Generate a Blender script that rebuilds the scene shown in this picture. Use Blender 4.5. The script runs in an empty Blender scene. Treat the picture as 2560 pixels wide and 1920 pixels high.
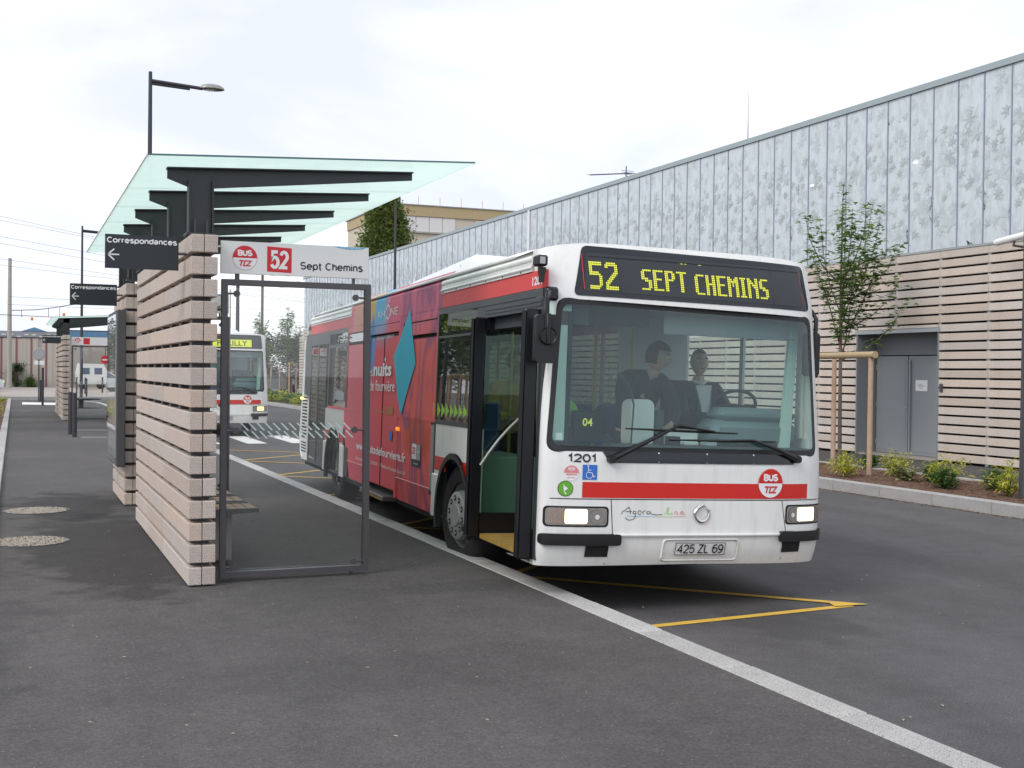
import bpy, bmesh, math, random
from mathutils import Vector, Matrix
import mathutils.noise as mn
rnd = random.Random(7)
SC = bpy.context.scene
COL = SC.collection

# ------------------------------------------------------------------ camera
cam = bpy.data.cameras.new('camera'); cam_o = bpy.data.objects.new('camera', cam); COL.objects.link(cam_o)
YAW, PIT, ROL = math.radians(22.5), -0.0097, 0.0105
fw = Vector((math.sin(YAW)*math.cos(PIT), math.cos(YAW)*math.cos(PIT), math.sin(PIT)))
rt = Vector((math.cos(YAW), -math.sin(YAW), 0)); up = rt.cross(fw)
r2 = rt*math.cos(ROL)+up*math.sin(ROL); u2 = up*math.cos(ROL)-rt*math.sin(ROL)
m = Matrix((r2, u2, -fw)).transposed().to_4x4(); m.translation = (0, 0, 1.79)
cam_o.matrix_world = m
cam.sensor_width = 36; cam.lens = 42.19; cam.clip_start = .05; cam.clip_end = 2000
SC.camera = cam_o

# ------------------------------------------------------------------ sky, sun, exposure
W = bpy.data.worlds.new('World'); SC.world = W; W.use_nodes = True
nt = W.node_tree; nt.nodes.clear()
def N(nt, t, **k):
    n = nt.nodes.new(t)
    for a, b in k.items(): setattr(n, a, b)
    return n
SUN_EL, SUN_AZ = 42, 245      # azimuth clockwise from +Y
sky = N(nt, 'ShaderNodeTexSky', sky_type='NISHITA', sun_disc=False)
sky.sun_elevation = math.radians(SUN_EL); sky.sun_rotation = math.radians(SUN_AZ)
tc = N(nt, 'ShaderNodeTexCoord')
mp = N(nt, 'ShaderNodeMapping'); mp.inputs['Scale'].default_value = (1, 1, 2.6)
mp.inputs['Location'].default_value = (.35, .1, 0)
nz = N(nt, 'ShaderNodeTexNoise'); nz.inputs['Scale'].default_value = 2.3; nz.inputs['Detail'].default_value = 7; nz.inputs['Roughness'].default_value = .5
nz.inputs['Distortion'].default_value = .3
cr = N(nt, 'ShaderNodeValToRGB')
e = cr.color_ramp.elements; e[0].position = .40; e[0].color = (7.0, 7.4, 8.7, 1); e[1].position = .58; e[1].color = (9.6, 9.8, 10.2, 1)
mx = N(nt, 'ShaderNodeMix', data_type='RGBA'); mx.inputs[0].default_value = .93
bg = N(nt, 'ShaderNodeBackground'); bg.inputs[1].default_value = .1
wo = N(nt, 'ShaderNodeOutputWorld')
L = nt.links.new
L(tc.outputs['Generated'], mp.inputs[0]); L(mp.outputs[0], nz.inputs[0]); L(nz.outputs[0], cr.inputs[0])
L(sky.outputs[0], mx.inputs[6]); L(cr.outputs[0], mx.inputs[7]); L(mx.outputs[2], bg.inputs[0]); L(bg.outputs[0], wo.inputs[0])
sun = bpy.data.lights.new('sun', 'SUN'); sun.energy = 1.3; sun.angle = math.radians(28); sun.color = (1, .97, .92)
sun_o = bpy.data.objects.new('sun', sun); COL.objects.link(sun_o)
a, el = math.radians(SUN_AZ), math.radians(SUN_EL)
sd = Vector((math.sin(a)*math.cos(el), math.cos(a)*math.cos(el), math.sin(el)))
sun_o.rotation_euler = (-sd).to_track_quat('-Z', 'Y').to_euler(); sun_o.location = (0, 0, 30)
vs = SC.view_settings; vs.view_transform = 'Standard'; vs.look = 'None'; vs.exposure = 0.38; vs.gamma = 1
vs.use_curve_mapping = False
SC.cycles.max_bounces = 8; SC.cycles.transparent_max_bounces = 24; SC.cycles.caustics_reflective = False; SC.cycles.caustics_refractive = False

# ------------------------------------------------------------------ materials
def mat(name, col, rough=.5, metal=0., vary=0., vs_=8., bump=0., bs=40., spec=.5, rand=0., coat=0., speck=None, alpha=None, coords='Object'):
    """plain procedural surface: base colour with noise variation, fine bump, per-object variation, optional speckle"""
    m = bpy.data.materials.new(name); m.use_nodes = True; t = m.node_tree
    b = t.nodes['Principled BSDF']; b.inputs['Roughness'].default_value = rough; b.inputs['Metallic'].default_value = metal
    b.inputs['Specular IOR Level'].default_value = spec; b.inputs['Coat Weight'].default_value = coat
    c = (*col, 1); tcn = N(t, 'ShaderNodeTexCoord'); link = t.links.new; out = None
    if vary:
        n = N(t, 'ShaderNodeTexNoise'); n.inputs['Scale'].default_value = vs_; n.inputs['Detail'].default_value = 5; link(tcn.outputs[coords], n.inputs[0])
        x = N(t, 'ShaderNodeMix', data_type='RGBA'); x.inputs[6].default_value = (*[v*(1-vary) for v in col], 1); x.inputs[7].default_value = (*[min(1, v*(1+vary)) for v in col], 1)
        link(n.outputs[0], x.inputs[0]); out = x.outputs[2]
    if speck:   # (scale, dark colour, light colour)
        for k, (sc, cc, lo, hi) in enumerate(speck):
            n = N(t, 'ShaderNodeTexNoise'); n.inputs['Scale'].default_value = sc; n.inputs['Detail'].default_value = 1; link(tcn.outputs[coords], n.inputs[0])
            r = N(t, 'ShaderNodeMapRange'); r.inputs[1].default_value = lo; r.inputs[2].default_value = hi; link(n.outputs[0], r.inputs[0])
            x = N(t, 'ShaderNodeMix', data_type='RGBA'); x.inputs[7].default_value = (*cc, 1)
            if out: link(out, x.inputs[6])
            else: x.inputs[6].default_value = c
            link(r.outputs[0], x.inputs[0]); out = x.outputs[2]
    if rand:
        oi = N(t, 'ShaderNodeObjectInfo'); h = N(t, 'ShaderNodeHueSaturation')
        r = N(t, 'ShaderNodeMapRange'); r.inputs[3].default_value = 1-rand; r.inputs[4].default_value = 1+rand; link(oi.outputs['Random'], r.inputs[0]); link(r.outputs[0], h.inputs['Value'])
        r3 = N(t, 'ShaderNodeMath', operation='MULTIPLY'); r3.inputs[1].default_value = 7.31; link(oi.outputs['Random'], r3.inputs[0])
        r4 = N(t, 'ShaderNodeMath', operation='FRACT'); link(r3.outputs[0], r4.inputs[0])
        r5 = N(t, 'ShaderNodeMapRange'); r5.inputs[3].default_value = 1-rand*2.2; r5.inputs[4].default_value = 1+rand*2.2; link(r4.outputs[0], r5.inputs[0]); link(r5.outputs[0], h.inputs['Saturation'])
        if out: link(out, h.inputs['Color'])
        else: h.inputs['Color'].default_value = c
        out = h.outputs[0]
    if out: link(out, b.inputs['Base Color'])
    else: b.inputs['Base Color'].default_value = c
    if bump:
        n = N(t, 'ShaderNodeTexNoise'); n.inputs['Scale'].default_value = bs; n.inputs['Detail'].default_value = 3; link(tcn.outputs[coords], n.inputs[0])
        bm_ = N(t, 'ShaderNodeBump'); bm_.inputs['Strength'].default_value = bump; bm_.inputs['Distance'].default_value = .01; link(n.outputs[0], bm_.inputs['Height']); link(bm_.outputs[0], b.inputs['Normal'])
    return m
def glass(name, tint, refl=.9, rough=.0, dirt=0., dcol=(.7, .75, .75), ior=1.5, tl_=.5):
    m = bpy.data.materials.new(name); m.use_nodes = True; t = m.node_tree; t.nodes.clear(); l = t.links.new
    tr = N(t, 'ShaderNodeBsdfTransparent'); tr.inputs[0].default_value = (*tint, 1)
    gl = N(t, 'ShaderNodeBsdfGlossy'); gl.inputs[0].default_value = (refl, refl, refl, 1); gl.inputs['Roughness'].default_value = rough
    fr = N(t, 'ShaderNodeFresnel'); ge = N(t, 'ShaderNodeNewGeometry'); io = N(t, 'ShaderNodeMapRange'); io.inputs[3].default_value = ior; io.inputs[4].default_value = 1/ior
    l(ge.outputs['Backfacing'], io.inputs[0]); l(io.outputs[0], fr.inputs[0])      # a thin pane reflects alike from both faces
    a = N(t, 'ShaderNodeMixShader'); l(fr.outputs[0], a.inputs[0]); l(tr.outputs[0], a.inputs[1]); l(gl.outputs[0], a.inputs[2]); o = a
    if dirt:
        d = N(t, 'ShaderNodeBsdfDiffuse'); d.inputs[0].default_value = (*dcol, 1); tl = N(t, 'ShaderNodeBsdfTranslucent'); tl.inputs[0].default_value = (*dcol, 1)
        d2 = N(t, 'ShaderNodeMixShader'); d2.inputs[0].default_value = tl_; l(d.outputs[0], d2.inputs[1]); l(tl.outputs[0], d2.inputs[2])
        b = N(t, 'ShaderNodeMixShader'); b.inputs[0].default_value = dirt; l(a.outputs[0], b.inputs[1]); l(d2.outputs[0], b.inputs[2]); o = b
        nn = N(t, 'ShaderNodeTexNoise'); nn.inputs['Scale'].default_value = 3; nn.inputs['Detail'].default_value = 6; tcn = N(t, 'ShaderNodeTexCoord'); l(tcn.outputs['Object'], nn.inputs[0])
        r = N(t, 'ShaderNodeMapRange'); r.inputs[1].default_value = .3; r.inputs[2].default_value = .7; r.inputs[3].default_value = dirt*(.6 if dirt < .4 else .94); r.inputs[4].default_value = min(1, dirt*(1.3 if dirt < .4 else 1.06)); l(nn.outputs[0], r.inputs[0]); l(r.outputs[0], b.inputs[0])
    om = N(t, 'ShaderNodeOutputMaterial'); l(o.outputs[0], om.inputs[0]); return m
def busmat():
    m = mat('bus_white', (.80, .80, .775), .34, vary=.03, vs_=2.5, coat=.25); t = m.node_tree; l = t.links.new; b = t.nodes['Principled BSDF']; src = b.inputs['Base Color'].links[0].from_socket
    tcn = N(t, 'ShaderNodeTexCoord'); mp = N(t, 'ShaderNodeMapping'); mp.inputs['Scale'].default_value = (9, 9, 1.2); l(tcn.outputs['Object'], mp.inputs[0])
    n = N(t, 'ShaderNodeTexNoise'); n.inputs['Scale'].default_value = 1.6; n.inputs['Detail'].default_value = 6; n.inputs['Roughness'].default_value = .65; l(mp.outputs[0], n.inputs[0])
    r = N(t, 'ShaderNodeMapRange'); r.inputs[1].default_value = .50; r.inputs[2].default_value = .80; r.inputs[4].default_value = .38; l(n.outputs[0], r.inputs[0])
    n2 = N(t, 'ShaderNodeTexNoise'); n2.inputs['Scale'].default_value = 26; n2.inputs['Detail'].default_value = 4; l(tcn.outputs['Object'], n2.inputs[0])
    r2_ = N(t, 'ShaderNodeMapRange'); r2_.inputs[1].default_value = .62; r2_.inputs[2].default_value = .78; r2_.inputs[4].default_value = .22; l(n2.outputs[0], r2_.inputs[0])
    ad = N(t, 'ShaderNodeMath', operation='MAXIMUM'); l(r.outputs[0], ad.inputs[0]); l(r2_.outputs[0], ad.inputs[1])
    x = N(t, 'ShaderNodeMix', data_type='RGBA'); l(ad.outputs[0], x.inputs[0]); l(src, x.inputs[6]); x.inputs[7].default_value = (.50, .47, .41, 1); l(x.outputs[2], b.inputs['Base Color']); return m
def emit(name, col, s):
    m = bpy.data.materials.new(name); m.use_nodes = True; b = m.node_tree.nodes['Principled BSDF']
    b.inputs['Base Color'].default_value = (*col, 1); b.inputs['Emission Color'].default_value = (*col, 1); b.inputs['Emission Strength'].default_value = s; return m

def asphalt(name, base, stains=(), tracks=()):
    m = bpy.data.materials.new(name); m.use_nodes = True; t = m.node_tree; b = t.nodes['Principled BSDF']; l = t.links.new
    g = N(t, 'ShaderNodeNewGeometry'); P = g.outputs['Position']
    def noise(s, d=3, r=.5, vec=P):
        n = N(t, 'ShaderNodeTexNoise'); n.inputs['Scale'].default_value = s; n.inputs['Detail'].default_value = d; n.inputs['Roughness'].default_value = r; l(vec, n.inputs[0]); return n.outputs[0]
    def rng(v, a, b_, c, d):
        r = N(t, 'ShaderNodeMapRange'); 
        for i, x in enumerate((a, b_, c, d)): r.inputs[i+1].default_value = x
        l(v, r.inputs[0]); return r.outputs[0]
    def mul(a_, b_):
        r = N(t, 'ShaderNodeMath', operation='MULTIPLY'); l(a_, r.inputs[0]); l(b_, r.inputs[1]); return r.outputs[0]
    st = N(t, 'ShaderNodeMapping'); st.inputs['Scale'].default_value = (1, .35, 1); l(P, st.inputs[0])
    v = mul(rng(noise(.55, 6, .6, st.outputs[0]), .3, .7, .80, 1.18), rng(noise(3.2, 5, .65), .3, .7, .88, 1.1))
    v = mul(v, rng(noise(.16, 3, .5), .35, .65, .86, 1.1)); v = mul(v, rng(noise(9, 4, .7), .35, .7, .93, 1.08))
    if tracks:
        sx = N(t, 'ShaderNodeSeparateXYZ'); wob = N(t, 'ShaderNodeMath', operation='MULTIPLY_ADD'); l(P, sx.inputs[0]); l(noise(.12, 1), wob.inputs[0]); wob.inputs[1].default_value = 1.2; l(sx.outputs[0], wob.inputs[2])
        for xx in tracks:
            d = N(t, 'ShaderNodeMath', operation='SUBTRACT'); d.inputs[1].default_value = xx; l(wob.outputs[0], d.inputs[0]); ab = N(t, 'ShaderNodeMath', operation='ABSOLUTE'); l(d.outputs[0], ab.inputs[0])
            v = mul(v, rng(ab.outputs[0], .10, .42, .86, 1))
    v = mul(v, rng(noise(70, 2, .6), .3, .7, .72, 1.28))
    v = mul(v, rng(noise(260, 1, .5), .35, .7, .75, 1.35))
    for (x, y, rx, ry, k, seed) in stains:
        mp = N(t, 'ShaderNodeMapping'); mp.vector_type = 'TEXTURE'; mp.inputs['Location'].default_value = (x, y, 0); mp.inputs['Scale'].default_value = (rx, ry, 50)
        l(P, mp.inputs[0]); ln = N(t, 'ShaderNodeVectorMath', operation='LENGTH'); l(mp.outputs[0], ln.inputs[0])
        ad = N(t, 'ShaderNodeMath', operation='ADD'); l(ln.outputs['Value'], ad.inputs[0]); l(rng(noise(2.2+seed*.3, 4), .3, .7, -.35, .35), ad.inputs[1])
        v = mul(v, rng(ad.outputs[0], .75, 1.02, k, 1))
    c = N(t, 'ShaderNodeMix', data_type='RGBA', blend_type='MULTIPLY'); c.inputs[0].default_value = 1; c.inputs[6].default_value = (*base, 1); l(v, c.inputs[7])
    # brighter chips of aggregate
    vo = N(t, 'ShaderNodeTexVoronoi'); vo.inputs['Scale'].default_value = 55; l(P, vo.inputs[0])
    sep = N(t, 'ShaderNodeSeparateColor'); l(vo.outputs['Color'], sep.inputs[0])
    k = mul(rng(vo.outputs['Distance'], .18, .28, 1, 0), rng(sep.outputs[0], .93, .95, 0, .55))
    c2 = N(t, 'ShaderNodeMix', data_type='RGBA'); l(k, c2.inputs[0]); l(c.outputs[2], c2.inputs[6]); c2.inputs[7].default_value = (.3, .29, .27, 1)
    l(c2.outputs[2], b.inputs['Base Color']); b.inputs['Roughness'].default_value = .82; b.inputs['Specular IOR Level'].default_value = .35
    bp = N(t, 'ShaderNodeBump'); bp.inputs['Strength'].default_value = .5; bp.inputs['Distance'].default_value = .006; l(noise(120, 3, .7), bp.inputs['Height']); l(bp.outputs[0], b.inputs['Normal'])
    return m

GRAN = [(170, (.16, .13, .12), .53, .62), (120, (.62, .46, .38), .55, .66), (230, (.68, .62, .56), .57, .66)]
M = dict(
    asphalt_pave=asphalt('pavement_asphalt', (.086, .079, .077), [(.80, 11.6, .80, 2.7, .50, 1), (.62, 15.2, .80, 1.7, .42, 2), (3.0, 8.6, .8, .25, .86, 3), (-.9, 8.2, 1.1, 3.2, .74, 4), (1.9, 6.3, 1.6, .5, .88, 5)]),  # wall patches mix damp and painted shade; broad left one is painted shade
    asphalt_road=asphalt('road_asphalt', (.096, .091, .093), [(5.2, 7.2, .5, .7, .80, 1), (5.0, 14, .8, 3, .75, 4), (8.8, 6.9, .35, .5, 1.18, 5)], (5.2, 7.1, 8.6, 10.5)),
    far_ground=mat('far_ground', (.16, .15, .14), .9, vary=.2, vs_=.4, coords='Object'),
    pale_paving=mat('pale_paving', (.36, .32, .29), .85, vary=.15, vs_=.6),
    kerb=mat('kerb_granite', (.43, .415, .40), .8, vary=.3, vs_=5, speck=[(160, (.17, .17, .17), .54, .64), (200, (.62, .61, .6), .56, .66)], rand=.13, bump=.2, bs=150),
    block=mat('pink_granite', (.55, .465, .40), .75, vary=.14, vs_=3, speck=GRAN, rand=.10, bump=.25, bs=160),
    plank=mat('facade_stone', (.61, .53, .465), .8, vary=.16, vs_=2.2, speck=[(90, (.48, .40, .35), .5, .74)], rand=.10),
    dark=mat('dark_grey_metal', (.055, .055, .06), .5, metal=.3, vary=.12, vs_=4),
    steel=mat('grey_steel', (.105, .10, .105), .45, metal=.5, vary=.12, vs_=6),
    sign_dark=mat('sign_charcoal', (.018, .022, .026), .4, vary=.1, vs_=3),
    void=mat('dark_void', (.012, .012, .012), .9),
    white_paint=mat('road_white', (.74, .73, .70), .75, vary=.12, vs_=5),
    yellow_paint=mat('road_yellow', (.64, .40, .055), .75, vary=.22, vs_=9),
    bus_white=busmat(),
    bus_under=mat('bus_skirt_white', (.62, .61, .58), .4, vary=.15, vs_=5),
    bus_red=mat('bus_red', (.62, .018, .012), .35, vary=.05, vs_=2, coat=.2),
    side_red=mat('bus_side_red', (.70, .07, .07), .45, vary=.08, vs_=2, spec=.3),
    bus_grey=mat('bus_trim_grey', (.05, .055, .06), .4),
    silver=mat('silver_trim', (.30, .30, .28), .4, metal=.3, vary=.1, vs_=4),
    black=mat('black_rubber', (.012, .012, .013), .45),
    black_gloss=mat('black_gloss', (.010, .013, .018), .08),
    leaf_black=mat('door_black', (.006, .006, .009), .3),
    tyre=mat('tyre', (.018, .017, .017), .8, vary=.3, vs_=8, bump=.3, bs=60),
    rim=mat('wheel_grey', (.34, .34, .34), .5, metal=.2, vary=.15, vs_=8),
    chrome=mat('chrome', (.7, .7, .7), .15, metal=1),
    white=mat('white_print', (.82, .82, .82), .6, spec=.2), ink=mat('ink', (.02, .022, .03), .5),
    red=mat('red_print', (.60, .02, .03), .5), blue=mat('blue_print', (.03, .16, .55), .5), green=mat('green_print', (.13, .40, .03), .5),
    sky_blue=mat('pale_blue_print', (.12, .42, .66), .5), teal=mat('diamond_blue', (.07, .46, .62), .6, vary=.07, vs_=3, spec=.15), olive=mat('yellow_print', (.42, .30, .02), .5),
    lime=mat('lime_print', (.32, .62, .05), .5), pink=mat('pink_print', (.72, .25, .25), .5),
    cream=mat('signboard', (.76, .76, .74), .4, vary=.04, vs_=3),
    screen=glass('shelter_glass', (.985, .995, .99), 1, 0, .022), etch=mat('etched_dash', (.50, .62, .58), .7),
    canopy=glass('canopy_glass', (.86, .94, .90), .8, .02, .76, (.775, .87, .825), 1.35, .93),
    wind=glass('windscreen_glass', (.78, .94, .91), 1.0, 0, .17, (.15, .29, .32), 1.6), cab_glass=glass('cab_side_glass', (.97, .99, .98), .9, 0), side_glass=glass('side_window_glass', (.62, .66, .64), 1.0, 0, .02, (.2, .25, .25), 1.75), far_glass=glass('far_window_glass', (.45, .48, .46), .9, 0),  # windscreen's teal layer puts a reflection haze into the glass colour
    door_glass=glass('door_glass', (.74, .86, .79), .9, 0), lamp_glass=glass('lamp_glass', (.92, .92, .90), .9, .05),
    inner=mat('bus_interior_green', (.27, .36, .32), .6, vary=.05), trim=mat('pillar_green', (.66, .80, .70), .6), inner_dark=mat('bus_interior_dark', (.05, .06, .065), .7), inner_grey=mat('bus_partition', (.46, .49, .52), .5), floor=mat('bus_floor', (.10, .11, .11), .7, vary=.2, vs_=20),
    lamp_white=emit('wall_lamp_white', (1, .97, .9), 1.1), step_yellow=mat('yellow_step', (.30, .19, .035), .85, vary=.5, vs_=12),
    dash=mat('dashboard_teal', (.16, .22, .23), .5), ivory=mat('ticket_machine', (.72, .72, .68), .5),
    led=emit('display_dots', (.60, .61, .05), .42), led_off=mat('display_dots_off', (.035, .038, .04), .6), display=mat('display_panel', (.022, .026, .03), .35, vary=.3, vs_=3), lcd=emit('display_lcd', (.60, .66, .05), .25),
    head=emit('headlight', (1, .86, .60), 1.5), core=emit('headlight_core', (1, .93, .78), 7), amber=emit('amber_lamp', (1, .35, .03), .5), tail=emit('tail_lamp', (1, .06, .03), 2.5), warm=emit('warm_lamp', (1, .75, .25), 1.6),
    reflector=mat('reflector', (.45, .43, .40), .25, metal=.8, vary=.3, vs_=30), indicator=mat('indicator_lens', (.38, .27, .22), .25, vary=.25, vs_=50),
    panel=None, joint=mat('panel_joint', (.30, .33, .42), .5), capping=mat('roof_capping', (.34, .40, .42), .5, vary=.08),
    print1=mat('leaf_print_strong', (.42, .475, .48), .4, vary=.18, vs_=5), print2=mat('leaf_print_mid', (.50, .56, .58), .4, vary=.12, vs_=5), print3=mat('leaf_print_faint', (.595, .655, .69), .4, vary=.08, vs_=5),
    door=mat('grey_door', (.27, .285, .30), .45, vary=.06, vs_=3), door_frame=mat('door_reveal', (.22, .23, .245), .5), zinc=mat('zinc', (.42, .43, .44), .4, metal=.5),
    bark=mat('bark', (.15, .12, .095), .9, vary=.3, vs_=20, bump=.4, bs=30), stake=mat('timber_stake', (.47, .33, .235), .8, vary=.25, vs_=9), bamboo=mat('timber_rail', (.42, .31, .18), .7, vary=.2, vs_=9),
    soil=mat('mulch', (.12, .065, .042), .95, vary=.5, vs_=14, bump=1, bs=30), chip=mat('bark_chip', (.24, .13, .085), .9, rand=.3, vary=.4, vs_=12),
    concrete=mat('concrete', (.38, .36, .33), .85, vary=.15, vs_=3), beige=mat('beige_render', (.60, .525, .42), .85, vary=.06, vs_=1), ochre=mat('ochre_band', (.46, .36, .205), .8, vary=.08, vs_=1), blind=mat('white_panels', (.72, .70, .69), .7, vary=.05), win_blue=mat('window_pane', (.10, .14, .20), .15),
    fence_cream=mat('cream_cladding', (.47, .425, .37), .8, vary=.08), fence_wine=mat('wine_cladding', (.25, .11, .12), .8, vary=.1), fence_mid=mat('taupe_cladding', (.35, .31, .27), .8, vary=.1),
    roof_grey=mat('grey_roof', (.30, .31, .34), .7, vary=.15, vs_=.5), roof_blue=mat('blue_cladding', (.13, .26, .42), .6, vary=.1), white_body=mat('caravan_white', (.75, .75, .73), .4, vary=.05), car_paint=mat('pale_car', (.55, .60, .62), .25, coat=.5), orange=mat('orange_marker', (.75, .25, .05), .6),
    skin=mat('skin', (.58, .38, .30), .6), suit=mat('suit_navy', (.035, .042, .060), .8), shirt=mat('shirt', (.70, .70, .72), .7), hair=mat('hair', (.035, .028, .022), .7), yellow_cloth=mat('yellow_cloth', (.55, .42, .06), .8, vary=.2, vs_=15), jeans=mat('dark_clothes', (.03, .035, .05), .8),
    seat=mat('bus_seat', (.06, .10, .24), .7), pole=mat('grab_pole', (.55, .50, .12), .4),
    pebble=mat('pebble_a', (.38, .35, .30), .8, vary=.75, vs_=45), litter=mat('petal_litter', (.34, .29, .22), .8), litter2=mat('leaf_litter', (.26, .15, .09), .9, vary=.3, vs_=20),
)
def panelmat():
    m = bpy.data.materials.new('facade_panel'); m.use_nodes = True; t = m.node_tree; b = t.nodes['Principled BSDF']; l = t.links.new
    tcn = N(t, 'ShaderNodeTexCoord'); oi = N(t, 'ShaderNodeObjectInfo'); va = N(t, 'ShaderNodeVectorMath', operation='MULTIPLY_ADD'); cx = N(t, 'ShaderNodeCombineXYZ')
    for i in range(3): l(oi.outputs['Random'], cx.inputs[i])
    l(cx.outputs[0], va.inputs[0]); va.inputs[1].default_value = (7, 11, 13); l(tcn.outputs['Object'], va.inputs[2])
    mp = N(t, 'ShaderNodeMapping'); mp.inputs['Rotation'].default_value = (.6, 0, 0); mp.inputs['Scale'].default_value = (1, 3.4, 1.5); l(va.outputs[0], mp.inputs[0])
    n = N(t, 'ShaderNodeTexNoise'); n.inputs['Scale'].default_value = 1.9; n.inputs['Detail'].default_value = 5; n.inputs['Roughness'].default_value = .62; n.inputs['Distortion'].default_value = .6; l(mp.outputs[0], n.inputs[0])
    r = N(t, 'ShaderNodeValToRGB'); e = r.color_ramp.elements; e[0].position = .36; e[0].color = (.50, .55, .57, 1); e[1].position = .58; e[1].color = (.605, .66, .695, 1); l(n.outputs[0], r.inputs[0]); l(r.outputs[0], b.inputs['Base Color'])
    b.inputs['Roughness'].default_value = .3; b.inputs['Coat Weight'].default_value = .2; return m
M['panel'] = panelmat()
def leafmat(name, a, b, trans=.35):
    m = bpy.data.materials.new(name); m.use_nodes = True; t = m.node_tree; t.nodes.clear(); l = t.links.new
    g = N(t, 'ShaderNodeNewGeometry'); r = N(t, 'ShaderNodeValToRGB'); r.color_ramp.elements[0].color = (*a, 1); r.color_ramp.elements[1].color = (*b, 1); l(g.outputs['Random Per Island'], r.inputs[0])
    d = N(t, 'ShaderNodeBsdfPrincipled'); d.inputs['Roughness'].default_value = .5; l(r.outputs[0], d.inputs['Base Color'])
    tl = N(t, 'ShaderNodeBsdfTranslucent'); l(r.outputs[0], tl.inputs[0]); x = N(t, 'ShaderNodeMixShader'); x.inputs[0].default_value = trans
    o = N(t, 'ShaderNodeOutputMaterial'); l(d.outputs[0], x.inputs[1]); l(tl.outputs[0], x.inputs[2]); l(x.outputs[0], o.inputs[0]); return m
M['edge'] = mat('glass_edge', (.06, .15, .15), .2)
M['maple'] = leafmat('maple_leaf', (.09, .18, .045), (.24, .37, .09), .5)
M['poplar'] = leafmat('poplar_leaf', (.08, .15, .035), (.24, .31, .08), .55)
M['poplar2'] = leafmat('poplar_dry', (.13, .12, .05), (.25, .20, .10))
M['darkleaf'] = leafmat('dark_leaf', (.02, .05, .02), (.06, .10, .04)); M['purple'] = leafmat('purple_leaf', (.04, .02, .03), (.10, .05, .06)); M['lightleaf'] = leafmat('light_leaf', (.07, .17, .02), (.16, .30, .05))
M['yellowleaf'] = leafmat('golden_leaf', (.30, .38, .03), (.66, .62, .07)); M['shrub'] = leafmat('green_shrub', (.03, .10, .02), (.09, .21, .04)); M['varieg'] = leafmat('variegated_leaf', (.14, .20, .05), (.48, .45, .22)); M['hedge'] = leafmat('hedge_leaf', (.02, .07, .02), (.07, .15, .04))

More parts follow.
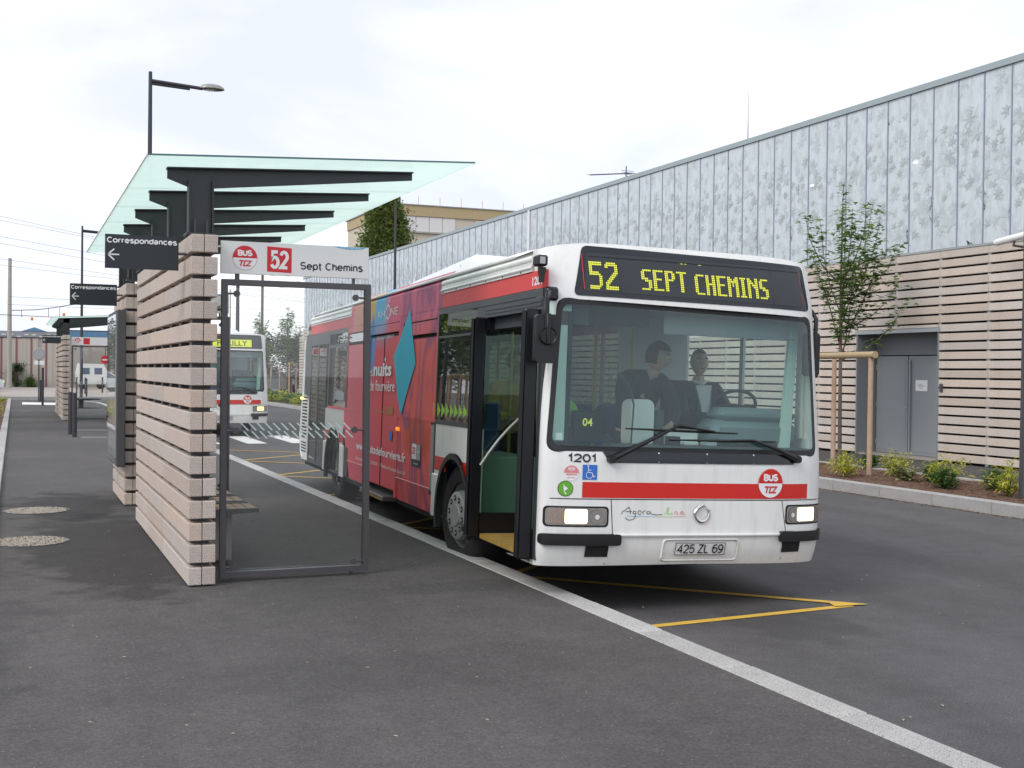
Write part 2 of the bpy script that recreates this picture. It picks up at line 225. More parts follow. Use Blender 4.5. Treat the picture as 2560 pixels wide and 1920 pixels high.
# ------------------------------------------------------------------ mesh helpers
class MB:
    def __init__(s, mats): s.v = []; s.f = []; s.mi = []; s.mats = mats if isinstance(mats, (list, tuple)) else [mats]; s.T = None
    def add(s, vs, fs, k=0):
        n = len(s.v); s.v += [tuple(s.T @ Vector(p)) if s.T else tuple(p) for p in vs]; s.f += [tuple(i+n for i in f) for f in fs]; s.mi += [k]*len(fs); return s
    def box(s, x0, x1, y0, y1, z0, z1, k=0):
        return s.add([(x0,y0,z0),(x1,y0,z0),(x1,y1,z0),(x0,y1,z0),(x0,y0,z1),(x1,y0,z1),(x1,y1,z1),(x0,y1,z1)], [(0,3,2,1),(4,5,6,7),(0,1,5,4),(1,2,6,5),(2,3,7,6),(3,0,4,7)], k)
    def cbox(s, x0, x1, y0, y1, z0, z1, c=.008, k=0):   # chamfered box
        bm = bmesh.new(); bmesh.ops.create_cube(bm, size=1)
        for v in bm.verts: v.co = Vector(((x0+x1)/2+v.co.x*(x1-x0), (y0+y1)/2+v.co.y*(y1-y0), (z0+z1)/2+v.co.z*(z1-z0)))
        bmesh.ops.bevel(bm, geom=bm.edges[:], offset=c, segments=1, affect='EDGES')
        bm.verts.index_update(); s.add([v.co[:] for v in bm.verts], [[v.index for v in f.verts] for f in bm.faces], k); bm.free(); return s
    def prism(s, pts, axis, a, b, k=0):   # polygon in the two other axes, extruded a..b along axis
        n = len(pts)
        def P(p, t):
            return (t, p[0], p[1]) if axis == 'x' else (p[0], t, p[1]) if axis == 'y' else (p[0], p[1], t)
        return s.add([P(p, a) for p in pts]+[P(p, b) for p in pts], [tuple(range(n))[::-1], tuple(range(n, 2*n))]+[(i, (i+1) % n, n+(i+1) % n, n+i) for i in range(n)], k)
    def tube(s, path, r, n=8, k=0, cap=True):
        path = [Vector(p) for p in path]; rs = r if isinstance(r, (list, tuple)) else [r]*len(path)
        vs = []; fs = []; ref = None
        for i, p in enumerate(path):
            d = (path[min(i+1, len(path)-1)]-path[max(i-1, 0)]).normalized()
            if ref is None: ref = Vector((0, 0, 1)) if abs(d.z) < .9 else Vector((1, 0, 0))
            x = d.cross(ref).normalized(); y = x.cross(d).normalized(); ref = y
            for j in range(n):
                t = 2*math.pi*j/n; vs.append(p+(x*math.cos(t)+y*math.sin(t))*rs[i])
        for i in range(len(path)-1):
            for j in range(n): fs.append((i*n+j, i*n+(j+1) % n, (i+1)*n+(j+1) % n, (i+1)*n+j))
        if cap: fs += [tuple(range(n))[::-1], tuple(range((len(path)-1)*n, len(path)*n))]
        return s.add(vs, fs, k)
    def lathe(s, prof, c, axis='x', n=28, k=0):   # prof: (radius, offset along axis)
        vs = []; fs = []; m_ = len(prof)
        for j in range(n):
            t = 2*math.pi*j/n; ca, sa = math.cos(t), math.sin(t)
            for (r, o) in prof:
                q = (o, r*ca, r*sa) if axis == 'x' else (r*ca, o, r*sa) if axis == 'y' else (r*ca, r*sa, o)
                vs.append((c[0]+q[0], c[1]+q[1], c[2]+q[2]))
        for j in range(n):
            for i in range(m_-1): fs.append((j*m_+i, j*m_+i+1, ((j+1) % n)*m_+i+1, ((j+1) % n)*m_+i))
        return s.add(vs, fs, k)
    def build(s, name, parent=None, smooth=False, solid=0):
        me = bpy.data.meshes.new(name); me.from_pydata(s.v, [], s.f)
        for m_ in s.mats: me.materials.append(m_)
        if len(s.mats) > 1: me.polygons.foreach_set('material_index', s.mi)
        me.update()
        if smooth:
            me.polygons.foreach_set('use_smooth', [True]*len(me.polygons)); me.set_sharp_from_angle(angle=math.radians(40))
        o = bpy.data.objects.new(name, me); COL.objects.link(o)
        if parent: o.parent = parent
        if solid: md = o.modifiers.new('solid', 'SOLIDIFY'); md.thickness = solid; md.offset = 0
        return o
def tag(o, label=None, cat=None, group=None, kind=None):
    for k, v in (('label', label), ('category', cat), ('group', group), ('kind', kind)):
        if v: o[k] = v
    return o
def thing(name, label, cat, loc=(0, 0, 0), rz=0, group=None):
    o = bpy.data.objects.new(name, None); o.empty_display_size = .1; COL.objects.link(o); o.location = loc; o.rotation_euler = (0, 0, rz)
    return tag(o, label, cat, group)
def setting(name):
    o = bpy.data.objects.new(name, None); COL.objects.link(o); o['kind'] = 'structure'; return o
def inst(name, me, parent, loc=(0, 0, 0), rz=0):
    o = bpy.data.objects.new(name, me); COL.objects.link(o); o.parent = parent; o.location = loc; o.rotation_euler = (0, 0, rz); return o
def copy_tree(o, parent=None):
    c = o.copy(); COL.objects.link(c); c.parent = parent
    for ch in list(o.children): copy_tree(ch, c)
    return c

_tc = {}
def text_geo(s, bold=0.):
    k = (s, bold)
    if k not in _tc:
        cu = bpy.data.curves.new('t', 'FONT'); cu.body = s; cu.size = 1; cu.offset = bold; cu.resolution_u = 3
        o = bpy.data.objects.new('t', cu); COL.objects.link(o)
        me = bpy.data.meshes.new_from_object(o.evaluated_get(bpy.context.evaluated_depsgraph_get()))
        vs = [v.co[:2] for v in me.vertices]; fs = [tuple(p.vertices) for p in me.polygons]
        x0 = min(v[0] for v in vs); x1 = max(v[0] for v in vs); y0 = min(v[1] for v in vs); y1 = max(v[1] for v in vs)
        _tc[k] = ([((x-x0)/(x1-x0), (y-y0)/(y1-y0)) for x, y in vs], fs)
        bpy.data.objects.remove(o); bpy.data.meshes.remove(me); bpy.data.curves.remove(cu)
    return _tc[k]
def put_text(mb, s, a0, a1, b0, b1, f, k=0, bold=.02, slant=0., off=.0):
    """letters filling the rectangle a0..a1 x b0..b1 of a surface given by f(a, b, off)"""
    vs, fs = text_geo(s, bold)
    mb.add([f(a0+(a1-a0)*x+slant*(y-.5)*(b1-b0), b0+(b1-b0)*y, off) for x, y in vs], fs, k)
def circle(ca, cb, r, n=28, a0=0, a1=2*math.pi, rb=None):
    return [(ca+r*math.cos(a0+(a1-a0)*i/n), cb+(rb or r)*math.sin(a0+(a1-a0)*i/n)) for i in range(n if a1-a0 > 6.2 else n+1)]
def put_poly(mb, pts, f, k=0, off=0.): mb.add([f(a, b, off) for a, b in pts], [tuple(range(len(pts)))], k)
def put_line(mb, pts, w, f, k=0, off=0., closed=False):
    n = len(pts); pts2 = pts+[pts[0]] if closed else pts
    for i in range(len(pts2)-1):
        (x0, y0), (x1, y1) = pts2[i], pts2[i+1]; d = math.hypot(x1-x0, y1-y0) or 1; nx, ny = -(y1-y0)/d*w/2, (x1-x0)/d*w/2; ex, ey = (x1-x0)/d*w*.3, (y1-y0)/d*w*.3
        put_poly(mb, [(x0-nx-ex, y0-ny-ey), (x1-nx+ex, y1-ny+ey), (x1+nx+ex, y1+ny+ey), (x0+nx-ex, y0+ny-ey)], f, k, off)
def _arc(cx, cy, rx, ry, a0, a1, n=10): return [(cx+rx*math.cos(math.radians(a0+(a1-a0)*i/n)), cy+ry*math.sin(math.radians(a0+(a1-a0)*i/n))) for i in range(n+1)]
# centre lines of a plain grotesque: glyph -> (width, strokes); cap height 1, x height .72
_o = lambda cx=.27, w=.27: _arc(cx, .36, w, .36, 0, 360, 16)
STROKE = {
'0': (.56, [_arc(.28, .5, .28, .5, 0, 360, 18)]), '1': (.34, [[(.04, .78), (.16, .84), (.26, 1), (.26, 0)]]),
'2': (.56, [_arc(.28, .70, .27, .30, 165, -25, 9)+[(.02, 0), (.56, 0)]]),
'3': (.56, [_arc(.27, .74, .24, .26, 160, -80, 9), _arc(.27, .27, .28, .27, 80, -160, 9)]),
'4': (.58, [[(.44, 0), (.44, 1), (0, .30), (.58, .30)]]), '5': (.56, [[(.52, 1), (.09, 1), (.04, .50)]+_arc(.26, .33, .29, .33, 125, -155, 11)]),
'6': (.56, [_arc(.28, .32, .27, .32, 0, 360, 14), _arc(.36, .42, .35, .58, 175, 62, 7)]), '9': (.56, [_arc(.28, .68, .27, .32, 0, 360, 14), _arc(.20, .58, .35, .58, -5, -118, 7)]),
'7': (.54, [[(0, 1), (.54, 1), (.18, 0)]]), '8': (.56, [_arc(.28, .75, .22, .25, 0, 360, 14), _arc(.28, .26, .27, .26, 0, 360, 14)]),
'B': (.60, [[(.04, 0), (.04, 1), (.34, 1)]+_arc(.34, .76, .22, .24, 90, -90, 6)+[(.04, .52)], [(.34, .52)]+_arc(.34, .26, .26, .26, 90, -90, 6)+[(.04, 0)]]),
'U': (.62, [[(.03, 1), (.03, .30)]+_arc(.31, .30, .28, .30, 180, 360, 8)+[(.59, 1)]]),
'S': (.60, [_arc(.30, .745, .27, .255, 35, 180, 6)+_arc(.30, .70, .27, .22, 190, 250, 3)+_arc(.30, .28, .29, .24, 70, 10, 3)+_arc(.30, .27, .29, .27, 0, -155, 8)]),
'T': (.60, [[(0, 1), (.60, 1)], [(.30, 1), (.30, 0)]]), 'C': (.64, [_arc(.34, .5, .34, .5, 48, 312, 14)]), 'L': (.50, [[(.04, 1), (.04, 0), (.50, 0)]]),
'Z': (.58, [[(.02, 1), (.56, 1), (0, 0), (.58, 0)]]), 'K': (.60, [[(.04, 1), (.04, 0)], [(.58, 1), (.04, .38)], [(.22, .55), (.60, 0)]]),
'P': (.58, [[(.04, 0), (.04, 1), (.34, 1)]+_arc(.34, .73, .24, .27, 90, -90, 6)+[(.04, .46)]]),
'o': (.54, [_o()]), 'e': (.54, [[(.01, .38), (.53, .38)]+_arc(.27, .36, .27, .36, 5, 318, 13)]), 'c': (.50, [_arc(.27, .36, .27, .36, 48, 312, 11)]),
'r': (.30, [[(.03, .72), (.03, 0)], _arc(.28, .38, .25, .33, 180, 90, 5)]), 'n': (.48, [[(.03, .72), (.03, 0)], _arc(.24, .46, .21, .26, 180, 0, 8)+[(.45, 0)]]),
's': (.46, [_arc(.23, .54, .20, .18, 35, 190, 6)+_arc(.23, .18, .22, .19, 75, -155, 9)]), 'p': (.52, [[(.03, .72), (.03, -.26)], _arc(.28, .36, .25, .36, 0, 360, 14)]),
'd': (.52, [[(.49, 1), (.49, 0)], _arc(.24, .36, .24, .36, 0, 360, 14)]), 'a': (.50, [_arc(.24, .50, .21, .22, 160, 0, 6)+[(.45, 0)], _arc(.22, .19, .20, .19, 0, 360, 12)]),
't': (.28, [[(.12, .95), (.12, .10), (.18, 0), (.28, 0)], [(0, .72), (.28, .72)]]), 'h': (.48, [[(.03, 1), (.03, 0)], _arc(.24, .46, .21, .26, 180, 0, 8)+[(.45, 0)]]),
'm': (.76, [[(.03, .72), (.03, 0)], _arc(.21, .48, .18, .24, 180, 0, 7)+[(.39, 0)], _arc(.57, .48, .18, .24, 180, 0, 7)+[(.75, 0)]]), 'i': (.07, [[(.035, .72), (.035, 0)], [(.035, .93), (.035, 1.0)]]),
'u': (.48, [[(.03, .72), (.03, .24)]+_arc(.24, .25, .21, .25, 180, 360, 8)+[(.45, .72)]]), '-': (.2, [[(0, .45), (.2, .45)]]), ' ': (.22, []),
}
def put_ribbon(mb, P, w, f, k=0, off=0.):
    P = [p for i, p in enumerate(P) if i == 0 or math.hypot(p[0]-P[i-1][0], p[1]-P[i-1][1]) > 1e-6]; n = len(P); closed = n > 3 and math.hypot(P[0][0]-P[-1][0], P[0][1]-P[-1][1]) < w*.3
    if closed: P = P[:-1]; n -= 1
    V_ = []
    for i in range(n):
        a = P[i-1] if (i or closed) else None; b = P[(i+1) % n] if (i < n-1 or closed) else None; p = P[i]; ds = []
        for q0, q1 in ((a, p), (p, b)):
            if q0 and q1: d = math.hypot(q1[0]-q0[0], q1[1]-q0[1]); ds.append(((q1[0]-q0[0])/d, (q1[1]-q0[1])/d))
        nx, ny = -sum(d[1] for d in ds), sum(d[0] for d in ds); ln = math.hypot(nx, ny) or 1; nx, ny = nx/ln, ny/ln
        c = max(.45, abs(-nx*ds[0][1]+ny*ds[0][0])); s = w/2/c; V_ += [f(p[0]+nx*s, p[1]+ny*s, off), f(p[0]-nx*s, p[1]-ny*s, off)]
    mb.add(V_, [(2*i, 2*i+1, (2*i+3) % (2*n), (2*i+2) % (2*n)) for i in range(n if closed else n-1)], k)
def put_strokes(mb, s, a0, a1, b0, b1, w, f, k=0, off=0., slant=0., gap=.17):
    tot = sum(STROKE[c][0] for c in s)+gap*(len(s)-1); sx = (a1-a0-w*(1 if a1 > a0 else -1))/tot; sy = (b1-b0-w); x = 0; q = 0
    for c in s:
        wd, st = STROKE[c]
        for P in st:
            put_ribbon(mb, [(a0+(w/2 if a1 > a0 else -w/2)+(x+px)*sx+slant*(py-.5)*sy, b0+w/2+py*sy) for px, py in P], w, f, k, off+(q % 3)*.0008); q += 1
        x += wd+gap
def roundel(mb, ca, cb, r, f, off=.0, wh=0, rd=1, detail=True, rb=None):
    """bus company roundel: red upper half with BUS, white lower half with TCL"""
    q = (rb or r)/r
    put_poly(mb, circle(ca, cb, r, 32, rb=r*q), f, rd, off); put_poly(mb, circle(ca, cb, r*.97, 32, rb=r*.97*q), f, wh, off+.001)
    put_poly(mb, circle(ca, cb, r*.96, 20, 0, math.pi, rb=r*.96*q), f, rd, off+.002)
    if detail:
        put_strokes(mb, 'BUS', ca-r*.60, ca+r*.60, cb+r*q*.14, cb+r*q*.64, r*.125, f, wh, off+.003)
        E = lambda P: put_ribbon(mb, [(ca+x_*r, cb+y_*r*q) for x_, y_ in P], r*.10, f, rd, off+.003)
        E([(-.46, -.24), (-.06, -.24)]); E([(-.25, -.30), (-.36, -.66)]); E([(.20, -.24), (.02, -.24), (-.10, -.62), (.10, -.62)]); E([(.20, -.24), (.50, -.24), (.14, -.62), (.46, -.62)])
# ================================================================== GROUND
g = MB(M['far_ground']); g.add([(-600,-300,-.02),(900,-300,-.02),(900,1400,-.02),(-600,1400,-.02)], [(0,1,2,3)]); g.build('ground')['kind'] = 'structure'
g = MB(M['asphalt_road']); g.add([(3.7,-8,0),(30,-8,0),(30,72,0),(-20,72,0),(-20,64,0),(3.7,64,0)], [(0,1,2,3,4,5)]); g.build('road')['kind'] = 'structure'
pv = [(-9,-8),(3.65,-8),(3.65,58),(3.5,60.5),(3.1,62.8),(2.3,64.3),(1.4,64.9),(-9,64.9)]
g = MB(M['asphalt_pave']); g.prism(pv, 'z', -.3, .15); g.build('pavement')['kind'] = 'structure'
g = MB(M['pale_paving']); g.box(-25, 11, 72, 106.5, -.3, .14); g.build('far_pavement')['kind'] = 'structure'
g = MB(M['kerb']); g.box(-25, 11, 71.8, 71.995, -.3, .15); g.build('far_kerb')['kind'] = 'structure'
# platform kerb of granite stones
kb = setting('kerb')
st = MB(M['kerb']).cbox(3.653, 3.845, .005, .995, -.2, .154, .009); proto = st.build('kerb_stone', kb)
proto.location = (0, -2.3, 0)
y = -1.3
while y < 57.5:
    inst('kerb_stone', proto.data, kb, (rnd.uniform(-.002, .002), y, rnd.uniform(-.002, .001))); y += 1.0
pc = [(3.65,57.7),(3.55,60.5),(3.14,62.85),(2.33,64.37),(1.4,65.0),(-9,65.05)]
st = MB(M['kerb'])
for (a, b) in zip(pc, pc[1:]):
    d = Vector((b[0]-a[0], b[1]-a[1])).normalized(); n = Vector((d.y, -d.x))*.18
    st.add([(a[0],a[1],-.2),(b[0],b[1],-.2),(b[0]+n.x,b[1]+n.y,-.2),(a[0]+n.x,a[1]+n.y,-.2),(a[0],a[1],.153),(b[0],b[1],.153),(b[0]+n.x,b[1]+n.y,.153),(a[0]+n.x,a[1]+n.y,.153)], [(0,1,2,3)[::-1],(4,5,6,7),(0,1,5,4),(1,2,6,5),(2,3,7,6),(3,0,4,7)])
st.build('rounded_kerb')['kind'] = 'structure'
# planted strip and footway before the building
g = MB(M['asphalt_pave']); g.box(14.1, 16.4, 2, 74, -.3, .15); g.build('footway')['kind'] = 'structure'
g = MB(M['kerb']); g.box(13.97, 14.1, 2, 74, -.3, .175); g.build('edging')['kind'] = 'structure'
def ground_patch(name, x0, x1, y0, y1, z, amp, mt, nx, ny):
    b = MB(mt); vs = []; fs = []
    for j in range(ny+1):
        for i in range(nx+1):
            x = x0+(x1-x0)*i/nx; yy = y0+(y1-y0)*j/ny; vs.append((x, yy, z+amp*mn.noise((x*2.2, yy*2.2, 0))+amp*.5*mn.noise((x*9, yy*9, 3))))
    for j in range(ny):
        for i in range(nx): fs.append((j*(nx+1)+i, j*(nx+1)+i+1, (j+1)*(nx+1)+i+1, (j+1)*(nx+1)+i))
    b.add(vs, fs); return b.build(name, smooth=True)
ground_patch('planting_bed', 11.98, 13.98, 2, 74, .15, .035, M['soil'], 24, 500)['kind'] = 'structure'
rk = setting('road_kerb')
st = MB(M['kerb']).cbox(11.82, 12.0, .004, 1.096, -.2, .165, .008); proto = st.build('kerb_stone', rk); proto.location = (0, 3.3, 0)
for i in range(1, 46): inst('kerb_stone', proto.data, rk, (rnd.uniform(-.003, .003), 3.3+i*1.1, 0))
st = MB(M['kerb']); st.box(11.9, 12.05, 53.9, 74, -.2, .16); st.build('far_kerb')['kind'] = 'structure'
# left planter
ground_patch('planter_soil', -8, -.33, 10, 64.6, .19, .03, M['soil'], 20, 80)['kind'] = 'structure'
lk = setting('planter_kerb')
st = MB(M['kerb']).cbox(-.33, -.17, .01, 1.99, .1, .21, .01); proto = st.build('kerb_stone', lk); proto.location = (0, 10, 0)
for i in range(1, 28): inst('kerb_stone', proto.data, lk, (0, 10+2*i, 0))

# painted markings
def flat(name, pts, z, mt, label=None):
    b = MB(mt); b.add([(x, y, z) for x, y in pts], [tuple(range(len(pts)))]); o = b.build(name); o['kind'] = 'structure'; return o
zb = setting('zebra_crossing')
for k in range(7):
    x = 4.1+k*1.09; b = MB(M['white_paint']); b.add([(x,29.15,.004),(x+.48,29.15,.004),(x+.52,32.6,.004),(x+.04,32.6,.004)], [(0,1,2,3)]); b.build('stripe', zb)
def line(b, a, c, w, z):
    d = Vector((c[0]-a[0], c[1]-a[1])).normalized(); n = Vector((-d.y, d.x))*w/2
    b.add([(a[0]-n.x,a[1]-n.y,z),(c[0]-n.x,c[1]-n.y,z),(c[0]+n.x,c[1]+n.y,z),(a[0]+n.x,a[1]+n.y,z)], [(0,1,2,3)])
zz = setting('yellow_zigzag_marking')
segs = [((3.98,7.43),(6.02,7.60)),((6.05,7.66),(4.0,9.75))]
y0 = 9.75
k = 0
while y0 < 25:
    segs += [((4.0,y0),(6.0,y0+1.7)),((6.0,y0+1.75),(4.0,y0+3.5))]; y0 += 3.5
for i, (a, c) in enumerate(segs):
    b = MB(M['yellow_paint']); line(b, a, c, .085, .004+.003*(i % 2)); b.build('stripe', zz)
flat('yellow_corner', [(5.86,7.585),(6.17,7.57),(5.95,7.79),(5.90,7.70)], .0105, M['yellow_paint'])
for yy, xe, w in ((33.5, 3.5, .1), (30.0, 3.5, .1)): flat('white_line', [(1.45,yy),(xe,yy-.4),(xe,yy-.4+w),(1.45,yy+w)], .154, M['white_paint'])
flat('white_bar', [(.30,56.9),(1.95,55.9),(2.05,59.4),(.32,60.7)], .154, M['white_paint'])
flat('far_line', [(-6,68.2),(4,68.2),(9,70.2),(9,70.4),(4,68.4),(-6,68.4)], .004, M['white_paint'])

# loose stuff on the ground
def flakes(name, n, region, z, s, mts, seed):
    r = random.Random(seed); b = MB(mts)
    for _ in range(n):
        x, y = region(r); t = r.uniform(0, 6.28); q = s*r.uniform(.5, 1.3); c, d = math.cos(t)*q, math.sin(t)*q; h = r.uniform(.002, .010)
        b.add([(x-c,y-d,z+.002),(x+d*.5,y-c*.5,z+h),(x+c,y+d,z+.003),(x-d*.45,y+c*.45,z+h*.6)], [(0,1,2,3)], r.randrange(len(mts)))
    o = b.build(name); o['kind'] = 'stuff'; return o
flakes('petals', 170, lambda r: (r.uniform(-1.5, 3.6), 3+r.random()**1.3*16), .15, .012, [M['litter']], 3)
flakes('petals', 120, lambda r: (r.uniform(3.9, 11.5), r.uniform(4, 22)), .002, .015, [M['litter']], 4)
flakes('leaf_litter', 2600, lambda r: (11.80-abs(r.gauss(0, .05)), r.uniform(9, 34)), .002, .022, [M['litter2'], M['chip'], M['litter']], 5)
flakes('bark_chips', 9000, lambda r: (r.uniform(12.02, 13.95), 8+26*r.random()**1.5), .165, .026, [M['chip'], M['soil'], M['litter2']], 6)
# two round gravel-filled pits in the pavement
for n_, (cx, cy) in enumerate(((.235, 14.75), (.13, 12.15))):
    t = thing('gravel_cover', ['round pale gravel cover in the pavement, the farther one beside the dark puddle', 'round pale gravel cover in the pavement, the nearer one'][n_], 'cover', (cx, cy, .15), group='round gravel covers in the pavement')
    b = MB(M['steel']); b.lathe([(.36, .0), (.36, .006), (.35, .006), (.345, .001)], (0, 0, 0), 'z', 40); b.build('rim', t)
    b = MB(M['soil']); b.lathe([(.345, .003), (0, .004)], (0, 0, 0), 'z', 40); b.build('bed', t); b = MB(M['pebble'])
    r = random.Random(n_)
    for _ in range(900):
        a, q = r.uniform(0, 6.28), .335*math.sqrt(r.random()); s = r.uniform(.007, .013); x, y = q*math.cos(a), q*math.sin(a); h = .004
        b.add([(x-s,y,h),(x,y-s*.8,h),(x+s,y,h),(x,y+s*.7,h),(x,y,h+s*.8)], [(0,1,4),(1,2,4),(2,3,4),(3,0,4)])
    o = b.build('gravel', t); o['kind'] = 'stuff'

# ================================================================== STATION BUILDING
FX = 16.45
bd = thing('station_building', 'long building with leaf printed glass panels above horizontal stone slats, right of the bus', 'building', (FX, 16, 0))
bd.location = (0, 0, 0)
b = MB(M['void']); b.box(FX+.10, 34, 6.0, 18.1, 0, 4.2); b.box(FX+.10, 34, 20.72, 73.4, 0, 4.2); b.box(FX+.10, 34, 18.1, 20.72, 2.76, 4.2); b.box(FX+.62, 34, 18.1, 20.72, 0, 2.76)
b.box(FX+.05, 34, 6.0, 73.4, 4.2, 7.40); b.build('core', bd)
b = MB(M['capping']); b.box(FX-.06, FX+.5, 6.0, 73.45, 7.40, 7.52); b.build('capping', bd)
b = MB(M['zinc']); b.box(FX-.05, FX+.05, 6.0, 73.4, 4.205, 4.25); b.build('ledge', bd)
def leaf_shape(r, kind):
    pts = []
    if kind == 0:      # palmate leaf
        n = r.choice((5, 6, 7)); a0 = r.uniform(0, 6.28)
        for i in range(n):
            a = a0+5.4*(i-(n-1)/2)/n; q = 1-.35*abs(i-(n-1)/2)/n*2
            pts += [(a-5.4/n*.5, .26), (a-.17, .62*q), (a, q), (a+.17, .62*q)]
        pts.append((a0+math.pi, .20))
        return [(q*math.cos(a), q*math.sin(a)) for a, q in pts]
    a0 = r.uniform(0, 6.28); n = 11
    for i in range(n):  # spiky fan
        a = a0+2.6*(i-(n-1)/2)/n; pts += [(a-.11, .3), (a, r.uniform(.7, 1)), (a+.07, .3)]
    return [(0, 0)]+[(q*math.cos(a), q*math.sin(a)) for a, q in pts]
pw, ph = .66, 3.16
pmeshes = []
for v in range(12):
    r = random.Random(100+v); b = MB([M['panel'], M['print1'], M['print2'], M['print3'], M['joint']])
    b.box(-.02, .03, .016, pw-.016, 0, ph)
    b.box(-.034, -.0, -.012, .012, 0, ph, 4)
    lay = []
    for i in range(54):
        s = r.uniform(.07, .16) if i % 4 else r.uniform(.17, .34); z = r.uniform(.08, ph-.1); yy = r.uniform(.04, pw-.04)
        if abs(z-1.6) > .9 and r.random() < .15: continue
        k = 3 if i < 26 else (2 if i < 43 else 1)
        if k == 1: s = r.uniform(.09, .17); z = (.8+1.1*(i % 2)+r.gauss(0, .28))
        sh = leaf_shape(r, 1 if i < 26 and r.random() < .6 else 0)
        pts = [(min(pw-.018, max(.018, yy+p*s)), min(ph-.01, max(.01, z+q*s))) for p, q in sh]
        x = -.0205-.00012*i
        c = sum(p[0] for p in pts)/len(pts), sum(p[1] for p in pts)/len(pts); n = len(pts)
        c = (min(pw-.018, max(.018, yy)), min(ph-.01, max(.01, z)))
        b.add([(x, c[0], c[1])]+[(x, p, q) for p, q in pts], [(0, j+1, (j+1) % n+1) for j in range(n)], k)
    o = b.build('glass_panel', bd); pmeshes.append(o.data); bpy.data.objects.remove(o)
k = 0; y = 16.456-.66*15
while y < 73:
    inst('glass_panel', pmeshes[(k*5+k//3) % 12], bd, (FX-.0, y, 4.235)); k += 1; y += pw
b = MB(M['white']); b.box(FX-.07, FX-.036, 38.16, 38.30, 4.3, 7.40); b.build('downpipe', bd)
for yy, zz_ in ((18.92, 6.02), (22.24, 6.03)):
    b = MB(M['lamp_white']); b.lathe([(0, -.02), (.036, -.02), (.04, 0)], (0, 0, 0), 'x', 14); o = b.build('wall_light', bd); o.location = (FX-.03, yy, zz_); o.scale = (1, 1.3, .55)  # glowing ovals stand in for lamp reflections in the glass panels
# stone slats: rows of 1.25 m boards
NR = 23
def plank_mesh(L_): return MB(M['plank']).cbox(-.04, .04, .003, L_-.003, 0, .137, .004).build('stone_slat', bd)
pl = plank_mesh(1.25); plm = pl.data; bpy.data.objects.remove(pl)
D0, D1, DZ = 18.2, 20.62, 2.70
far = MB(M['plank'])
shorts = {}
for j in range(NR):
    z = 4.2-.137-.1758*j
    for i in range(-9, 46):
        a = 16.94+1.25*i; c = a+1.25; z2 = z+.137
        pieces = [(a, c)]
        if z < DZ and a < D1 and c > D0: pieces = [(p, q) for p, q in ((a, D0), (D1, c)) if q-p > .02]
        for p, q in pieces:
            if 13.0 < p < 25.5:
                L_ = round(q-p, 3)
                if abs(L_-1.25) < .01: me = plm
                else:
                    if L_ not in shorts: o = plank_mesh(L_); shorts[L_] = o.data; bpy.data.objects.remove(o)
                    me = shorts[L_]
                inst('stone_slat', me, bd, (FX+rnd.uniform(-.003, .003), p, z))
            else: far.box(FX-.04, FX+.04, p+.003, q-.003, z, z2)
o = far.build('distant_stone_slats', bd); o['kind'] = 'stuff'
for i in range(-9, 46):
    a = 16.94+1.25*i
    post = MB(M['zinc'])
    if D0-.1 < a < D1+.1: post.box(FX-.02, FX+.10, a-.04, a+.04, DZ, 4.2)
    else: post.box(FX-.02, FX+.10, a-.04, a+.04, .15, 4.2)
    post.build('batten', bd)
# door
dr = bpy.data.objects.new('double_door', None); COL.objects.link(dr); dr.parent = bd
b = MB(M['door_frame']); b.box(FX-.045, FX+.62, D1-.02, D1+.02, .15, 2.72); b.box(FX-.045, FX+.62, D0-.02, D0+.02, .15, 2.72); b.box(FX-.045, FX+.62, D0, D1, 2.70, 2.74)
b.box(FX+.46, FX+.62, D0, D1, 2.23, 2.70); b.build('door_frame', dr)
b = MB(M['zinc']); b.box(FX-.06, FX-.045, D0-.04, D1+.04, 2.66, 2.73); b.build('lintel_trim', dr); b = MB(M['plank']); b.box(FX-.04, FX+.04, D0+.02, D1-.02, 2.745, 2.80); b.build('lintel_slat', dr)
for a, c in ((18.63, 19.58), (19.60, 20.56)):
    b = MB(M['door']); b.cbox(FX+.44, FX+.49, a, c, .19, 2.21, .006); b.box(FX+.434, FX+.44, a+.06, c-.06, .26, 2.13); b.build('door_leaf', dr)
    for hz in (.42, 1.2, 1.98): q = MB(M['zinc']); hy = a+.006 if a < 19 else c-.006; q.tube([(FX+.432, hy, hz-.05), (FX+.432, hy, hz+.05)], .010, 8); q.build('hinge', dr)
b = MB(M['zinc']); b.tube([(FX+.40, 19.50, .28), (FX+.40, 19.50, 2.12)], .018); b.tube([(FX+.40, 19.50, .4), (FX+.44, 19.50, .4)], .012); b.tube([(FX+.40, 19.50, 2.0), (FX+.44, 19.50, 2.0)], .012); b.build('door_handle', dr)
b = MB([M['white'], M['ink']]); b.box(FX+.43, FX+.434, 19.02, 19.36, 1.50, 1.72)
pf = lambda a, b_, o: (FX+.429-o, 19.36-a, 1.50+b_)
for w, zz_, x0 in ((.10, .13, .09), (.22, .105, .06), (.14, .08, .09), (.05, .05, .14)): put_poly(b, [(x0, zz_), (x0+w, zz_), (x0+w, zz_+.006), (x0, zz_+.006)], pf, 1, .001)
b.build('paper_notice', dr)
b = MB(M['zinc']); b.lathe([(0,-.006),(.022,-.006),(.022,0)], (FX+.432, 19.64, 1.16), 'x', 14); b.build('door_lock', dr)
b = MB(M['pale_paving']); b.box(FX+.02, FX+.6, D0+.02, D1-.02, .15, .185); b.build('door_sill', dr)
b = MB(M['steel']); b.cbox(FX-.075, FX-.04, 18.06, 18.13, 1.50, 1.66, .006); b.tube([(FX-.08, 18.095, 1.60), (FX-.074, 18.095, 1.60)], .018, 10); b.build('door_intercom', dr)
